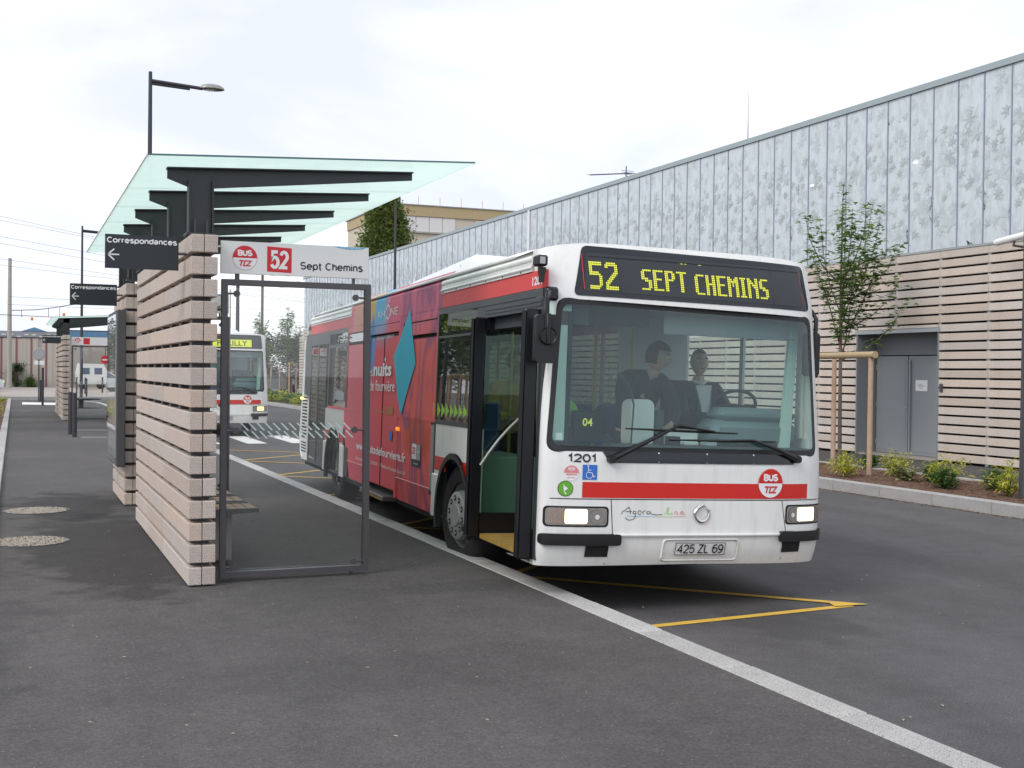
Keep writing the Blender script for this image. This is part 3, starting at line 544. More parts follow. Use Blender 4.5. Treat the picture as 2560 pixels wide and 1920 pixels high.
# camera on the wall at the right edge
t = thing('security_camera', 'white tubular security camera on the wall above the stone slats, at the right edge', 'camera', (15.9, 15.9, 4.19))
b = MB(M['white']); b.tube([(0, .36, -.04), (0, .3, -.03), (0, -.55, .06), (0, -.6, .06)], [.05, .062, .062, .05], 16); b.build('housing', t, True)
b = MB(M['black_gloss']); b.tube([(0, .37, -.043), (0, .355, -.04)], .045, 14); b.build('lens', t)
b = MB(M['steel']); b.tube([(0, -.1, 0), (0, -.05, -.12), (.3, -.05, -.14), (.58, -.05, -.14)], .022, 8); b.cbox(.5, .58, -.15, .05, -.24, -.04, .01); b.build('bracket', t)
# masts on the roof
t = thing('roof_mast', 'thin whip mast standing on the roof edge above the glass panels', 'antenna', (16.7, 25.25, 7.52)); b = MB(M['steel']); b.tube([(0,0,0),(0,0,.6),(0,0,1.25)], [.012,.008,.004], 6); b.build('mast', t); b = MB(M['steel']); b.cbox(-.04,.04,-.04,.04,0,.04,.005); b.build('base', t)
t = thing('tv_antenna', 'spidery television antenna rising behind the roof edge', 'antenna', (20, 38.5, 7.4))
b = MB(M['steel']); b.tube([(0,-.6,0),(0,-.6,1.75)], .02, 6); b.build('mast', t)
b = MB(M['steel']); b.tube([(0,-1.1,1.42),(0,2.3,1.86)], .014, 5); 
for i in range(14): yy = -1.0+i*.25; b.tube([(-.16,yy,1.43+.13*(yy+1.1)),(.16,yy,1.43+.13*(yy+1.1))], .008, 4)
for i in range(5): b.tube([(-.25,-1.1+i*.1,1.25+.08*i),(.25,-1.1+i*.1,1.25+.08*i)], .008, 4)
b.build('boom', t)

# ================================================================== BUS SHELTER PIECES
def granite_wall(label, y0, y1, seams):
    t = thing('granite_wall', label, 'wall', (1.21, y0, .15), group='slatted granite walls of the shelters')
    r = random.Random(int(y0*10)); Lw = y1-y0
    cache = {}
    def blk(w, L_):
        k_ = (round(w, 3), round(L_, 3))
        if k_ not in cache: o = MB(M['block']).cbox(0, w, 0, L_, 0, .133, .005).build('granite_block', t); cache[k_] = o.data; bpy.data.objects.remove(o)
        return cache[k_]
    for j in range(16):
        z = j*.1672+.012
        for (x0, w, side) in ((0, .0975, 0), (.1025, .0975, 1)):
            cuts = [0]+[s-y0 for s in (seams if side == 0 else [sum((y0, y1))/2]) if y0+.3 < s < y1-.3 and not (side == 0 and s < 11.5 and j in (3, 7, 9, 10, 12, 15))]+[Lw]
            for p, q in zip(cuts, cuts[1:]): inst('granite_block', blk(w, q-p-.008), t, (x0+r.uniform(-.0015, .0015), p, z+r.uniform(-.001, .001)))
    b = MB(M['steel'])
    n = max(2, int(Lw/.62))
    for i in range(n+1):
        yy = .22+(Lw-.44)*i/n
        for j in range(15): z = j*.1672+.145; b.box(.03, .17, yy-.09, yy+.05, z+.002, z+.032)
    b.box(.02, .18, .05, Lw-.05, 0, .012)
    b.build('spacer', t); return t
def canopy(label, x0=1.22):
    t = thing('shelter_canopy', label, 'canopy', (0, 9.5, 2.82))
    base = MB(M['dark'])
    # column and T-shaped beam in one welded profile
    col = MB(M['dark']); col.box(1.22, 1.41, -.008, .008, 0, .50); col.box(1.22, 1.232, -.05, .05, 0, .42); col.box(1.398, 1.41, -.05, .05, 0, .42); col.box(1.20, 1.43, -.09, .09, -.0, .014)
    for xx in (1.27, 1.36): col.tube([(xx, -.065, .014), (xx, -.065, .12)], .011, 6)
    c0 = col.build('column', t)
    bm_ = MB(M['dark']); bm_.prism([(1.065, .49), (1.065, .425), (1.22, .37), (1.41, .37), (3.02, .545), (3.02, .60), (1.065, .50)][:7], 'y', -.008, .008)
    for s in (1,): bm_.prism([(1.06, .497), (3.02, .60), (3.02, .61), (1.06, .507)], 'y', -.05, .05)
    b0 = bm_.build('beam', t)
    for i in range(1, 6):
        inst('column', c0.data, t, (0, 1.32*i, 0)); inst('beam', b0.data, t, (0, 1.32*i, 0))
    ys = [-.42]+[1.32*i for i in range(1, 6)]+[7.6]
    for a, c in zip(ys, ys[1:]):
        p = MB(M['canopy']); p.prism([(.88, .520), (3.42, .652), (3.42, .664), (.88, .532)], 'y', a+.004, c-.004); p.build('canopy_pane', t)
    e_ = MB(M['edge']); e_.prism([(.88, .520), (3.42, .652), (3.42, .664), (.88, .532)], 'y', -.424, -.4165); e_.build('pane_edge', t)
    w = MB(M['white']); w.prism([(.874, .519), (.880, .519), (.880, .533), (.874, .533)], 'y', -.42, 7.6); w.build('edge_strip', t)
    return t
def glass_screen(label):
    t = thing('glass_screen', label, 'glass screen', (1.465, 9.4, .15))
    b = MB(M['steel']); w = 1.18; h = 2.335
    b.box(0, .045, -.03, .03, .03, h); b.box(w-.045, w, -.03, .03, .03, h); b.box(.045, w-.045, -.03, .03, h-.045, h); b.box(.045, w-.045, -.03, .03, .03, .075)
    b.tube([(w-.14, 0, 0), (w-.14, 0, .03)], .012); b.tube([(.1, 0, 0), (.1, 0, .03)], .012); b.tube([(-.065, 0, 2.10), (0, 0, 2.10)], .01); b.build('frame', t)
    p = MB(M['screen']); p.box(.06, 1.125, -.004, .004, .09, 2.27); p.build('pane', t)
    for zz_ in (.11, 1.165, 2.225):
        for xx, x1 in ((.113, .045), (1.055, w-.045)):
            q = MB(M['steel']); q.lathe([(0, -.028), (.026, -.028), (.026, -.012), (.02, -.008), (0, -.008)], (xx, 0, zz_), 'y', 16); q.tube([(xx, -.018, zz_), (x1, -.018, zz_)], .008, 6); q.build('clamp', t)
    for row in (0, 1):
        for i in range(14):
            x = .15+row*.022+i*.0625; z = 1.222-row*.064
            q = MB(M['etch']); q.add([(x,-.0055,z),(x+.012,-.0055,z+.004),(x+.068,-.0055,z-.053),(x+.056,-.0055,z-.057)], [(0,1,2,3)])
            q.build('etched_dash', t)
    return t
def route_sign(label, full=True):
    t = thing('route_sign', label, 'sign', (1.457, 9.4, 2.53))
    b = MB(M['cream']); b.box(0, 1.168, -.02, .02, 0, .25); b.build('board', t)
    f = lambda a, b_, o: (a, -.0205-o, b_)
    d = MB([M['white'], M['red']]); roundel(d, .181, .124, .096, f); d.build('roundel', t); d = MB([M['white'], M['red'], M['ink'], M['sky_blue']])
    put_poly(d, [(.352, .026), (.545, .020), (.545, .215), (.352, .222)], f, 1)
    if full:
        put_strokes(d, '52', .375, .523, .048, .194, .025, f, 0, .001, gap=.22); d.build('line_number', t); d = MB([M['white'], M['red'], M['ink'], M['sky_blue']])
        put_strokes(d, 'Sept Chemins', .612, 1.120, .052, .114, .0105, f, 2, .0005, gap=.19); d.build('lettering', t); d = MB([M['white'], M['red'], M['ink'], M['sky_blue']])
        put_poly(d, [(.875, .2475), (.92, .236), (.98, .228), (1.05, .227), (1.11, .233), (1.15, .2475)], f, 3); put_text(d, 'Ligne de bus', .94, 1.10, .2345, .244, f, 0, .02, off=.001)
    d.build('header_band' if full else 'line_square', t)
    b = MB(M['steel']); b.tube([(.12, 0, -.045), (.12, 0, 0)], .012); b.tube([(1.05, 0, -.045), (1.05, 0, 0)], .012); b.build('bracket', t)
    return t
def corr_sign(label):
    t = thing('connections_sign', label, 'sign', (.618, 9.5, 2.543))
    b = MB(M['sign_dark']); b.box(0, .535, -.012, .012, 0, .255); b.build('board', t)
    f = lambda a, b_, o: (a, -.0125-o, b_)
    d = MB([M['white']]); put_strokes(d, 'Correspondances', .012, .523, .190, .234, .0085, f, 0, .0005)
    put_line(d, [(.018, .103), (.098, .103)], .010, f); put_line(d, [(.064, .143), (.020, .103), (.064, .063)], .010, f); d.build('lettering', t)
    b = MB(M['steel']); b.tube([(.535, 0, .13), (.60, 0, .13)], .012, 6); b.build('bracket', t)
    return t
w1 = granite_wall('long slatted wall of pink granite blocks, nearest the camera', 9.23, 13.5, [10.9, 12.13])
w2 = granite_wall('short slatted granite wall with an advertising panel, second from the camera', 14.97, 16.75, [15.8])
can1 = canopy('glass canopy on six dark beams over the nearest shelter')
gs1 = glass_screen('large framed glass screen beside the end of the nearest granite wall')
rs1 = route_sign('white route sign reading 52 Sept Chemins above the nearest glass screen')
cs1 = corr_sign('dark Correspondances sign with arrow at the nearest granite wall')
def bench(label, y):
    t = thing('bench', label, 'bench', (1.43, y, .15), group='slatted seats in the nearest shelter')
    for i in range(6): b = MB(M['stake']); b.cbox(.02+i*.082, .092+i*.082, .035, .50, .425, .45, .003); b.build('slat', t)
    b = MB(M['steel']); b.prism([(0, .40), (.50, .425), (.50, .46), (0, .46)], 'y', 0, .034); b.prism([(0, .40), (.50, .425), (.50, .46), (0, .46)], 'y', .502, .535); b.build('frame', t)
    b = MB(M['concrete']); b.cbox(.02, .30, .16, .38, 0, .40, .008); b.build('leg', t); return t
for n_, (yy, lb) in enumerate(((10.27, 'grey timber-slatted seat nearest the glass screen, behind the granite wall'), (10.90, 'middle of the three timber-slatted seats behind the granite wall'), (11.53, 'farthest of the three timber-slatted seats behind the granite wall'))): bench(lb, yy)
t = thing('advertising_panel', 'tall grey framed advertising panel on the second granite wall', 'panel', (1.105, 14.8, .15))
b = MB(M['steel']); b.cbox(0, .10, 0, 1.45, .48, 2.33, .008); b.build('frame', t)
b = MB([M['zinc'], M['win_blue']]); b.box(-.004, .0, .09, 1.36, .57, 2.24); b.build('poster_window', t)
b = MB([M['cream']]); b.box(-.0065, -.0045, .16, 1.29, .66, 2.15); b.build('poster', t)
b = MB(M['screen']); b.box(-.014, -.010, .05, 1.40, .53, 2.28); b.build('pane', t)
# second screen + sign at the far end of this shelter, and the next shelter down the platform
def copy_to(o, dx, dy, label, dz=0):
    c = copy_tree(o); c.location = (o.location.x+dx, o.location.y+dy, o.location.z+dz); c['label'] = label; return c
copy_to(gs1, -.02, 6.7, 'framed glass screen at the far end of the nearest shelter, seen behind the first')
rs2 = copy_to(rs1, -.02, 6.7, 'white route sign mostly hidden behind the end of the nearest granite wall')
DX, DY = .16, 30.42
copy_to(w1, DX, DY, 'slatted granite wall of the distant shelter, small at the left')
copy_to(w2, DX, DY, 'second slatted granite wall of the distant shelter, half hidden behind its first')
copy_to(can1, DX, DY, 'dark canopy of the distant shelter at the left')
copy_to(gs1, DX, DY, 'glass screen of the distant shelter beside its granite wall')
copy_to(cs1, DX, DY, 'dark sign with arrow at the wall of the distant shelter')
copy_to(cs1, -.02, 5.75, 'dark Correspondances sign at the second granite wall, smaller and lower in the picture')
rs3 = route_sign('white route sign with bare red square over the distant shelter screen', False); rs3.location = (1.457+DX, 9.4+DY, 2.5)
t = thing('round_bus_badge', 'small red round stop badge on the far glass screen', 'sign', (2.62, 39.75, 2.05)); b = MB([M['red'], M['white']]); b.lathe([(0, -.02), (.13, -.02), (.13, 0), (0, 0)], (0, 0, 0), 'y', 24); put_poly(b, [(-.09,-.02),(.09,-.02),(.09,.02),(-.09,.02)], lambda a, c, o: (a, -.0205-o, c), 1); b.build('disc', t); b = MB(M['steel']); b.tube([(0,.01,0),(0,.01,.4)], .01, 5); b.build('hanger', t)
# ================================================================== CITY BUS
def rake(z):
    if z < .6: return (.6-z)**2*1.2
    if z < 1.15: return 0
    if z < 2.35: return .13*(z-1.15)/1.2
    return .13+.13*((z-2.35)/.4)**1.3
def Sf(v, z):
    a = min(abs(v)/1.25, 1)
    return (.30-.42*(1-a**3.2)**(1/3.2) if v > 0 else .06-.18*(1-a**4)**.25)+rake(z)
def FF(a, b, o):                                     # front surface, drawn in slightly at the driver's corner
    d = 0
    if a > 0: t = max(0, min(1, (b-1.0)/1.6)); d = (.055+.05*t)*(a/1.25)**6
    return (a-d, Sf(a, b)-o, b)
FS = lambda a, b, o: (-1.2505-o, a, b)               # kerb side; a = distance behind the front
def colspan(poly, v):
    zs = []
    for (x0, z0), (x1, z1) in zip(poly, poly[1:]+poly[:1]):
        if (x0-v)*(x1-v) <= 0 and x0 != x1: zs.append(z0+(z1-z0)*(v-x0)/(x1-x0))
        elif x0 == x1 == v: zs += [z0, z1]
    return (min(zs), max(zs)) if zs else None
def rrect(pts, r, n=5):
    out = []; m_ = len(pts)
    for i in range(m_):
        p = Vector(pts[i]); a = Vector(pts[i-1])-p; c = Vector(pts[(i+1) % m_])-p; rr = min(r, a.length*.45, c.length*.45)
        a0 = p+a.normalized()*rr; c0 = p+c.normalized()*rr
        for j in range(n+1):
            t = j/n; out.append(tuple(a0*(1-t)**2+p*2*t*(1-t)+c0*t*t))
    return out
def vcols(lo, hi, extra=(), step=.06):
    n = max(1, int((hi-lo)/step)); s = [lo+(hi-lo)*i/n for i in range(n+1)]+[e for e in extra if lo < e < hi]
    s.sort(); return [s[0]]+[q for p, q in zip(s, s[1:]) if q-p > 1e-4]
def fstrip(mb, cols, zb, zt, off, nz, k=0):
    rows = []
    for v in cols: a, c = zb(v), zt(v); rows.append([FF(v, a+(c-a)*j/nz, off) for j in range(nz+1)])
    vs = [p for r in rows for p in r]; n = nz+1
    mb.add(vs, [(i*n+j, (i+1)*n+j, (i+1)*n+j+1, i*n+j+1) for i in range(len(rows)-1) for j in range(nz)], k)
def fpoly(mb, poly, off=.004, nz=4, k=0, step=.06):
    lo = min(p[0] for p in poly)+1e-5; hi = max(p[0] for p in poly)-1e-5
    cols = vcols(lo, hi, [p[0] for p in poly], step)
    fstrip(mb, cols, lambda v: colspan(poly, v)[0], lambda v: colspan(poly, v)[1], off, nz, k)
def fring(mb, outer, inner, oo, oi, k=0):
    n = len(outer); mb.add([FF(*p, oo) for p in outer]+[FF(*p, oi) for p in inner], [(i, (i+1) % n, n+(i+1) % n, n+i) for i in range(n)], k)
def frect(a, b, c, d): return [(a, c), (b, c), (b, d), (a, d)]

# wrap artwork: bands and blots of colour laid out along the bus
def wrapmat():
    m = bpy.data.materials.new('poster_wrap'); m.use_nodes = True; t = m.node_tree; l = t.links.new; b = t.nodes['Principled BSDF']
    tcn = N(t, 'ShaderNodeTexCoord'); sp = N(t, 'ShaderNodeSeparateXYZ'); l(tcn.outputs['Object'], sp.inputs[0])
    nz_ = N(t, 'ShaderNodeTexNoise'); nz_.inputs['Scale'].default_value = 1.1; nz_.inputs['Detail'].default_value = 4; l(tcn.outputs['Object'], nz_.inputs[0])
    ad = N(t, 'ShaderNodeMath', operation='MULTIPLY_ADD'); ad.inputs[1].default_value = .35; l(nz_.outputs[0], ad.inputs[0]); l(sp.outputs[1], ad.inputs[2])
    r1_ = N(t, 'ShaderNodeMapRange'); r1_.inputs[1].default_value = 2.95; r1_.inputs[2].default_value = 7.95; l(ad.outputs[0], r1_.inputs[0])
    ra = N(t, 'ShaderNodeValToRGB'); e = ra.color_ramp.elements; e[0].color = (.74, .15, .24, 1); e[0].position = .25; e[1].position = 1; e[1].color = (.62, .10, .09, 1)
    for p, c in ((.46, (.74,.13,.22)), (.515, (.12,.46,.70)), (.60, (.12,.42,.70)), (.61, (.62,.42,.13)), (.68, (.66,.42,.14)), (.70, (.66,.24,.14)), (.86, (.66,.26,.18)), (.88, (.74,.12,.14))):
        q = e.new(p); q.color = (*c, 1)
    l(r1_.outputs[0], ra.inputs[0])
    ra2 = N(t, 'ShaderNodeValToRGB'); e = ra2.color_ramp.elements; e[0].color = (.80, .12, .10, 1); e[0].position = .2; e[1].position = 1; e[1].color = (.78, .11, .14, 1)
    q = e.new(.5); q.color = (.68, .075, .10, 1); q = e.new(.8); q.color = (.72, .085, .12, 1); l(r1_.outputs[0], ra2.inputs[0])
    hz = N(t, 'ShaderNodeMapRange'); hz.inputs[1].default_value = 2.05; hz.inputs[2].default_value = 2.42; l(sp.outputs[2], hz.inputs[0])
    x = N(t, 'ShaderNodeMix', data_type='RGBA'); l(hz.outputs[0], x.inputs[0]); l(ra2.outputs[0], x.inputs[6]); l(ra.outputs[0], x.inputs[7]); out = x.outputs[2]
    # orange patch under the window, blue at the mid door head
    def patch(col, y, z, ry, rz, soft, out):
        mp_ = N(t, 'ShaderNodeMapping'); mp_.vector_type = 'TEXTURE'; mp_.inputs['Location'].default_value = (-1.25, y, z); mp_.inputs['Scale'].default_value = (9, ry, rz); l(tcn.outputs['Object'], mp_.inputs[0])
        ln = N(t, 'ShaderNodeVectorMath', operation='LENGTH'); l(mp_.outputs[0], ln.inputs[0])
        n2 = N(t, 'ShaderNodeTexNoise'); n2.inputs['Scale'].default_value = 3; n2.inputs['Detail'].default_value = 5; l(tcn.outputs['Object'], n2.inputs[0])
        a2 = N(t, 'ShaderNodeMath', operation='MULTIPLY_ADD'); a2.inputs[1].default_value = .9; l(n2.outputs[0], a2.inputs[0]); l(ln.outputs['Value'], a2.inputs[2])
        r = N(t, 'ShaderNodeMapRange'); r.inputs[1].default_value = 1.45; r.inputs[2].default_value = 1.45-soft; l(a2.outputs[0], r.inputs[0])
        x = N(t, 'ShaderNodeMix', data_type='RGBA'); l(r.outputs[0], x.inputs[0]); l(out, x.inputs[6]); x.inputs[7].default_value = (*col, 1); return x.outputs[2]
    out = patch((.62, .085, .025), 3.7, 1.12, .65, .26, .3, out)
    out = patch((.10, .26, .55), 5.95, 2.1, .16, .42, .3, out)
    # dark violet brush strokes: stretched noise ridge
    mp_ = N(t, 'ShaderNodeMapping'); mp_.inputs['Rotation'].default_value = (.55, 0, 0); mp_.inputs['Scale'].default_value = (1, 1.7, .55); mp_.inputs['Location'].default_value = (0, .4, .2); l(tcn.outputs['Object'], mp_.inputs[0])
    n3 = N(t, 'ShaderNodeTexNoise'); n3.inputs['Scale'].default_value = .95; n3.inputs['Detail'].default_value = 5; n3.inputs['Distortion'].default_value = .8; l(mp_.outputs[0], n3.inputs[0])
    s1 = N(t, 'ShaderNodeMath', operation='SUBTRACT'); s1.inputs[1].default_value = .5; l(n3.outputs[0], s1.inputs[0]); ab = N(t, 'ShaderNodeMath', operation='ABSOLUTE'); l(s1.outputs[0], ab.inputs[0])
    r = N(t, 'ShaderNodeMapRange'); r.inputs[1].default_value = .075; r.inputs[2].default_value = .02; r.inputs[4].default_value = .62; l(ab.outputs[0], r.inputs[0])
    cut = N(t, 'ShaderNodeMapRange'); cut.inputs[1].default_value = 4.6; cut.inputs[2].default_value = 4.35; l(sp.outputs[1], cut.inputs[0])
    mu = N(t, 'ShaderNodeMath', operation='MULTIPLY'); l(r.outputs[0], mu.inputs[0]); l(cut.outputs[0], mu.inputs[1])
    x = N(t, 'ShaderNodeMix', data_type='RGBA'); l(mu.outputs[0], x.inputs[0]); l(out, x.inputs[6]); x.inputs[7].default_value = (.16, .06, .17, 1)
    l(x.outputs[2], b.inputs['Base Color']); b.inputs['Roughness'].default_value = .5; b.inputs['Specular IOR Level'].default_value = .3; return m
M['wrap'] = wrapmat()

def dot_text(mb, glyphs, v0, z0, dv, dz, off, k=0, r=.50):
    """rows of lit dots on the front display; glyphs = list of row strings"""
    H_ = len(glyphs)
    for j, row in enumerate(glyphs):
        for i, ch in enumerate(row):
            if ch == 'X':
                a, b = v0+i*dv, z0+(H_-1-j)*dz
                put_poly(mb, [(a+dv*r*math.cos(t*math.pi/3), b+dz*r*math.sin(t*math.pi/3)) for t in range(6)], FF, k, off)
GL = {
'S': ['.XXXXX','XX....','XX....','XX....','XXXX..','..XXXX','....XX','....XX','....XX','XXXXX.'],
'E': ['XXXXXX','XX....','XX....','XX....','XXXXX.','XX....','XX....','XX....','XX....','XXXXXX'],
'P': ['XXXXX.','XX..XX','XX..XX','XX..XX','XXXXX.','XX....','XX....','XX....','XX....','XX....'],
'T': ['XXXXXX','..XX..','..XX..','..XX..','..XX..','..XX..','..XX..','..XX..','..XX..','..XX..'],
'C': ['.XXXXX','XX....','XX....','XX....','XX....','XX....','XX....','XX....','XX....','.XXXXX'],
'H': ['XX..XX','XX..XX','XX..XX','XX..XX','XXXXXX','XX..XX','XX..XX','XX..XX','XX..XX','XX..XX'],
'M': ['XX...XX','XXX.XXX','XXXXXXX','XX.X.XX','XX.X.XX','XX...XX','XX...XX','XX...XX','XX...XX','XX...XX'],
'I': ['XXXX','.XX.','.XX.','.XX.','.XX.','.XX.','.XX.','.XX.','.XX.','XXXX'],
'N': ['XX...XX','XXX..XX','XXXX.XX','XX.XXXX','XX..XXX','XX...XX','XX...XX','XX...XX','XX...XX','XX...XX'],
' ': ['..']*10,
'A': ['.XXXX.','XX..XX','XX..XX','XX..XX','XXXXXX','XX..XX','XX..XX','XX..XX','XX..XX','XX..XX'],
'R': ['XXXXX.','XX..XX','XX..XX','XX..XX','XXXXX.','XXXX..','XX.XX.','XX..XX','XX..XX','XX..XX'],
'L': ['XX....']*9+['XXXXXX'], 'Y': ['XX..XX','XX..XX','XX..XX','.XXXX.','..XX..','..XX..','..XX..','..XX..','..XX..','..XX..'],
'5': ['XXXXXXXX','XXXXXXXX','XX......','XX......','XX......','XXXXXX..','XXXXXXX.','......XX','......XX','......XX','......XX','......XX','XXXXXXX.','XXXXXX..'],
'2': ['.XXXXXX.','XXXXXXXX','XX....XX','......XX','......XX','.....XXX','....XXX.','...XXX..','..XXX...','.XXX....','XXX.....','XX......','XXXXXXXX','XXXXXXXX'],
}
def word(s): 
    H_ = len(GL[s[0]]); return ['.'.join(GL[c][j] for c in s) for j in range(H_)]

WO = rrect([(-1.215, 1.205), (1.085, 1.205), (1.075, 2.295), (-1.135, 2.325)], .085, 6)
WI = rrect([(-1.185, 1.245), (1.055, 1.245), (1.045, 2.255), (-1.105, 2.285)], .07, 6)
def front_detail(root, dark_lcd):
    # skin
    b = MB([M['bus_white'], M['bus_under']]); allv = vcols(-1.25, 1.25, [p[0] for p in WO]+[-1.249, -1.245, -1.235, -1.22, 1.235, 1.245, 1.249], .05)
    hole = lambda v: colspan(WO, v)
    ztop = lambda v: 2.765-.075*abs(v/1.25)**6
    zbot = lambda v: .372-.01*abs(v)
    lo_, hi_ = min(p[0] for p in WO)+1e-5, max(p[0] for p in WO)-1e-5
    L1 = [v for v in allv if v < lo_]+[lo_]; L2 = [lo_]+[v for v in allv if lo_ < v < hi_]+[hi_]; L3 = [hi_]+[v for v in allv if v > hi_]
    for oo in (0, -.028):
        for cols in (L1, L3): fstrip(b, cols, zbot, ztop, oo, 30)
        fstrip(b, L2, zbot, lambda v: hole(v)[0], oo, 12); fstrip(b, L2, lambda v: hole(v)[1], ztop, oo, 8)
    # roof cap swept back from the top edge
    rows = []
    for v in allv:
        zr = ROOF(v); y0, z0 = Sf(v, ztop(v)), ztop(v)
        rows.append([(FF(v, z0, 0)[0]*(1-t)+RX(v)*t, y0+(.75-y0)*t, z0+(zr-z0)*math.sin(t*math.pi/2)) for t in (0, .08, .2, .4, .7, 1)])
    b.add([p for r in rows for p in r], [(i*6+j, (i+1)*6+j, (i+1)*6+j+1, i*6+j+1) for i in range(len(rows)-1) for j in range(5)])
    # underside return
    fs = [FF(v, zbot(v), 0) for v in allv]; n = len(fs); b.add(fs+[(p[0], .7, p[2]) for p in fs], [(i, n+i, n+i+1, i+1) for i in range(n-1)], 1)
    b.build('front_shell', root, True)
    b = MB(M['black']); fring(b, WO, WI, .010, .006); fring(b, [(p[0]*1.008, 1.75+(p[1]-1.75)*1.012) for p in WO], WO, .002, .010); b.build('windscreen_seal', root, True)
    b = MB(M['wind']); fpoly(b, WI, .002, 10); b.build('windscreen', root, True)
    # seams of the lower panels
    b = MB(M['void'])
    for p in (frect(-1.245, 1.24, .857, .864),): fpoly(b, p, .0015, 1)
    for p in ([(-.742,.376),(-.736,.376),(-.708,.600),(-.728,.857),(-.734,.857),(-.714,.600)], [(.752,.400),(.758,.400),(.762,.62),(.716,.857),(.710,.857),(.756,.62)]):
        put_line(b, [p[0], p[3 if 0 else 2]], .006, FF, 0, .002); put_line(b, [p[2], p[3]], .006, FF, 0, .002)
    b.build('panel_seam', root)
    b = MB(M['bus_white']); 
    for z, o, h in ((.598, .012, .012),): fpoly(b, frect(-.70, .745, z-h, z+h), o, 2)
    b.build('bonnet_crease', root, True, .01)
    # stripe, roundel
    b = MB([M['bus_red']]); fpoly(b, frect(-.955, .98, .870, .985), .002, 2); b.build('red_stripe', root)
    b = MB([M['white'], M['bus_red']]); roundel(b, .603, .990, .113, FF, .004); b.build('bus_roundel', root)
    # head lamps
    for (a, c, z0, z1, flip) in ((-1.215, -.758, .668, .795, 0), (.767, 1.185, .684, .812, 1)):
        P = rrect(frect(a, c, z0, z1), .03)
        h = MB([M['reflector'], M['void']]); fpoly(h, rrect(frect(a-.014, c+.014, z0-.012, z1+.012), .035), .003, 2, 1); fpoly(h, P, .005, 2, 0); lamp = h.build('headlight', root)
        s = [(-1.20, -1.085, 'indicator'), (-1.08, -.91, 'head'), (-.895, -.775, 'reflector')] if not flip else [(.785, .865, 'reflector'), (.875, 1.075, 'head'), (1.085, 1.17, 'indicator')]
        for p, q, mm in s:
            h = MB(M[mm] if not (dark_lcd and mm == 'head') else M['warm'])
            if mm == 'reflector': put_poly(h, circle((p+q)/2, (z0+z1)/2, (q-p)*.48, 20, rb=(z1-z0)*.42), FF, 0, .009)
            else: fpoly(h, rrect(frect(p, q, z0+.012, z1-.010), .018), .009, 2, 0, .03)
            h.build({'indicator': 'indicator_lens', 'head': 'lamp', 'reflector': 'spot_lamp'}[mm], lamp)
        if not dark_lcd:
            for a0_, a1_ in (((-1.05, -.94),) if not flip else ((.91, 1.03),)): h = MB(M['core']); fpoly(h, rrect(frect(a0_, a1_, z0+.028, z1-.026), .02), .011, 2, 0, .03); h.build('lamp_core', lamp)
            for q_ in range(9): h = MB(M['reflector']); xx_ = s[0][0]+(s[0][1]-s[0][0])*(q_+.5)/9 if not flip else s[2][0]+(s[2][1]-s[2][0])*(q_+.5)/9; fpoly(h, frect(xx_-.0022, xx_+.0022, z0+.016, z1-.014), .0105, 1); h.build('lens_rib', lamp)
            h = MB(M['ivory']); cx_, cz_ = ((-.835, .73) if not flip else (.825, .745)); put_poly(h, circle(cx_, cz_, .018, 12), FF, 0, .012); h.build('bulb', lamp)
    # bumpers
    for p in (rrect(frect(-1.248, -.648, .522, .606), .025), rrect(frect(.697, 1.235, .540, .622), .025)):
        b = MB(M['black']); fpoly(b, p, .035, 4, 0, .04)
        n = len(p); b.add([FF(*q, .035) for q in p]+[FF(*q, -.0) for q in p], [(i, (i+1) % n, n+(i+1) % n, n+i) for i in range(n)]); b.build('bumper', root, True)
    for p in (frect(-.912, -.732, .434, .53), frect(.737, .918, .455, .545)):
        b = MB(M['void']); fpoly(b, p, .006, 2); b.build('tow_recess', root)
    # plate
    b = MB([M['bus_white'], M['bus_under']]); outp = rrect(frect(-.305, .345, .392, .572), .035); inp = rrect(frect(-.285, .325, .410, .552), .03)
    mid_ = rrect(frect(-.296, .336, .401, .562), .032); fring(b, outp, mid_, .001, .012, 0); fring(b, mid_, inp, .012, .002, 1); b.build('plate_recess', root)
    b = MB([M['zinc'], M['ink'], M['blind']]); fpoly(b, frect(-.196, .228, .443, .542), .010, 1, 2); put_line(b, [(-.191, .447), (.223, .447), (.223, .538), (-.191, .538)], .004, FF, 1, .012, True)
    put_strokes(b, '425 ZL 69' if not dark_lcd else '318 ZK 69', -.176, .208, .457, .528, .0095, FF, 1, .013)
    b.build('number_plate', root)
    # cowl below the windscreen
    b = MB(M['black_gloss']); fpoly(b, [(-.75, 1.128), (.815, 1.135), (.86, 1.212), (-.81, 1.212)], .006, 3); b.build('cowl', root, True)
    for zz_ in (1.138, 1.205):
        for vv in (-.36, .04, .44): q = MB(M['chrome']); put_poly(q, circle(vv, zz_, .006, 8), FF, 0, .011); q.build('screw', root)
    # wipers
    for piv, elb, tip, bl0, bl1 in (((-.745, 1.155), (-.205, 1.415), (.10, 1.375), (-.63, 1.382), (.30, 1.366)), ((.84, 1.178), (.42, 1.318), (.25, 1.312), (-.27, 1.306), (.64, 1.310))):
        w = MB(M['black']); P = lambda q, o: Vector(FF(q[0], q[1], o))
        mid = ((piv[0]+elb[0])/2, (piv[1]+elb[1])/2+.005)
        w.tube([P(piv, .03), P(mid, .055), P(elb, .045), P(tip, .03)], [.022, .016, .009, .008], 8); w.lathe([(0, -.05), (.03, -.05), (.032, 0)], P(piv, 0), 'y', 12)
        w2 = MB(M['black']); w2.tube([P(bl0, .018), P(((bl0[0]+bl1[0])/2, (bl0[1]+bl1[1])/2), .02), P(bl1, .018)], [.006, .012, .006], 6)
        ww = w.build('wiper', root, True); w2.build('wiper_blade', ww)
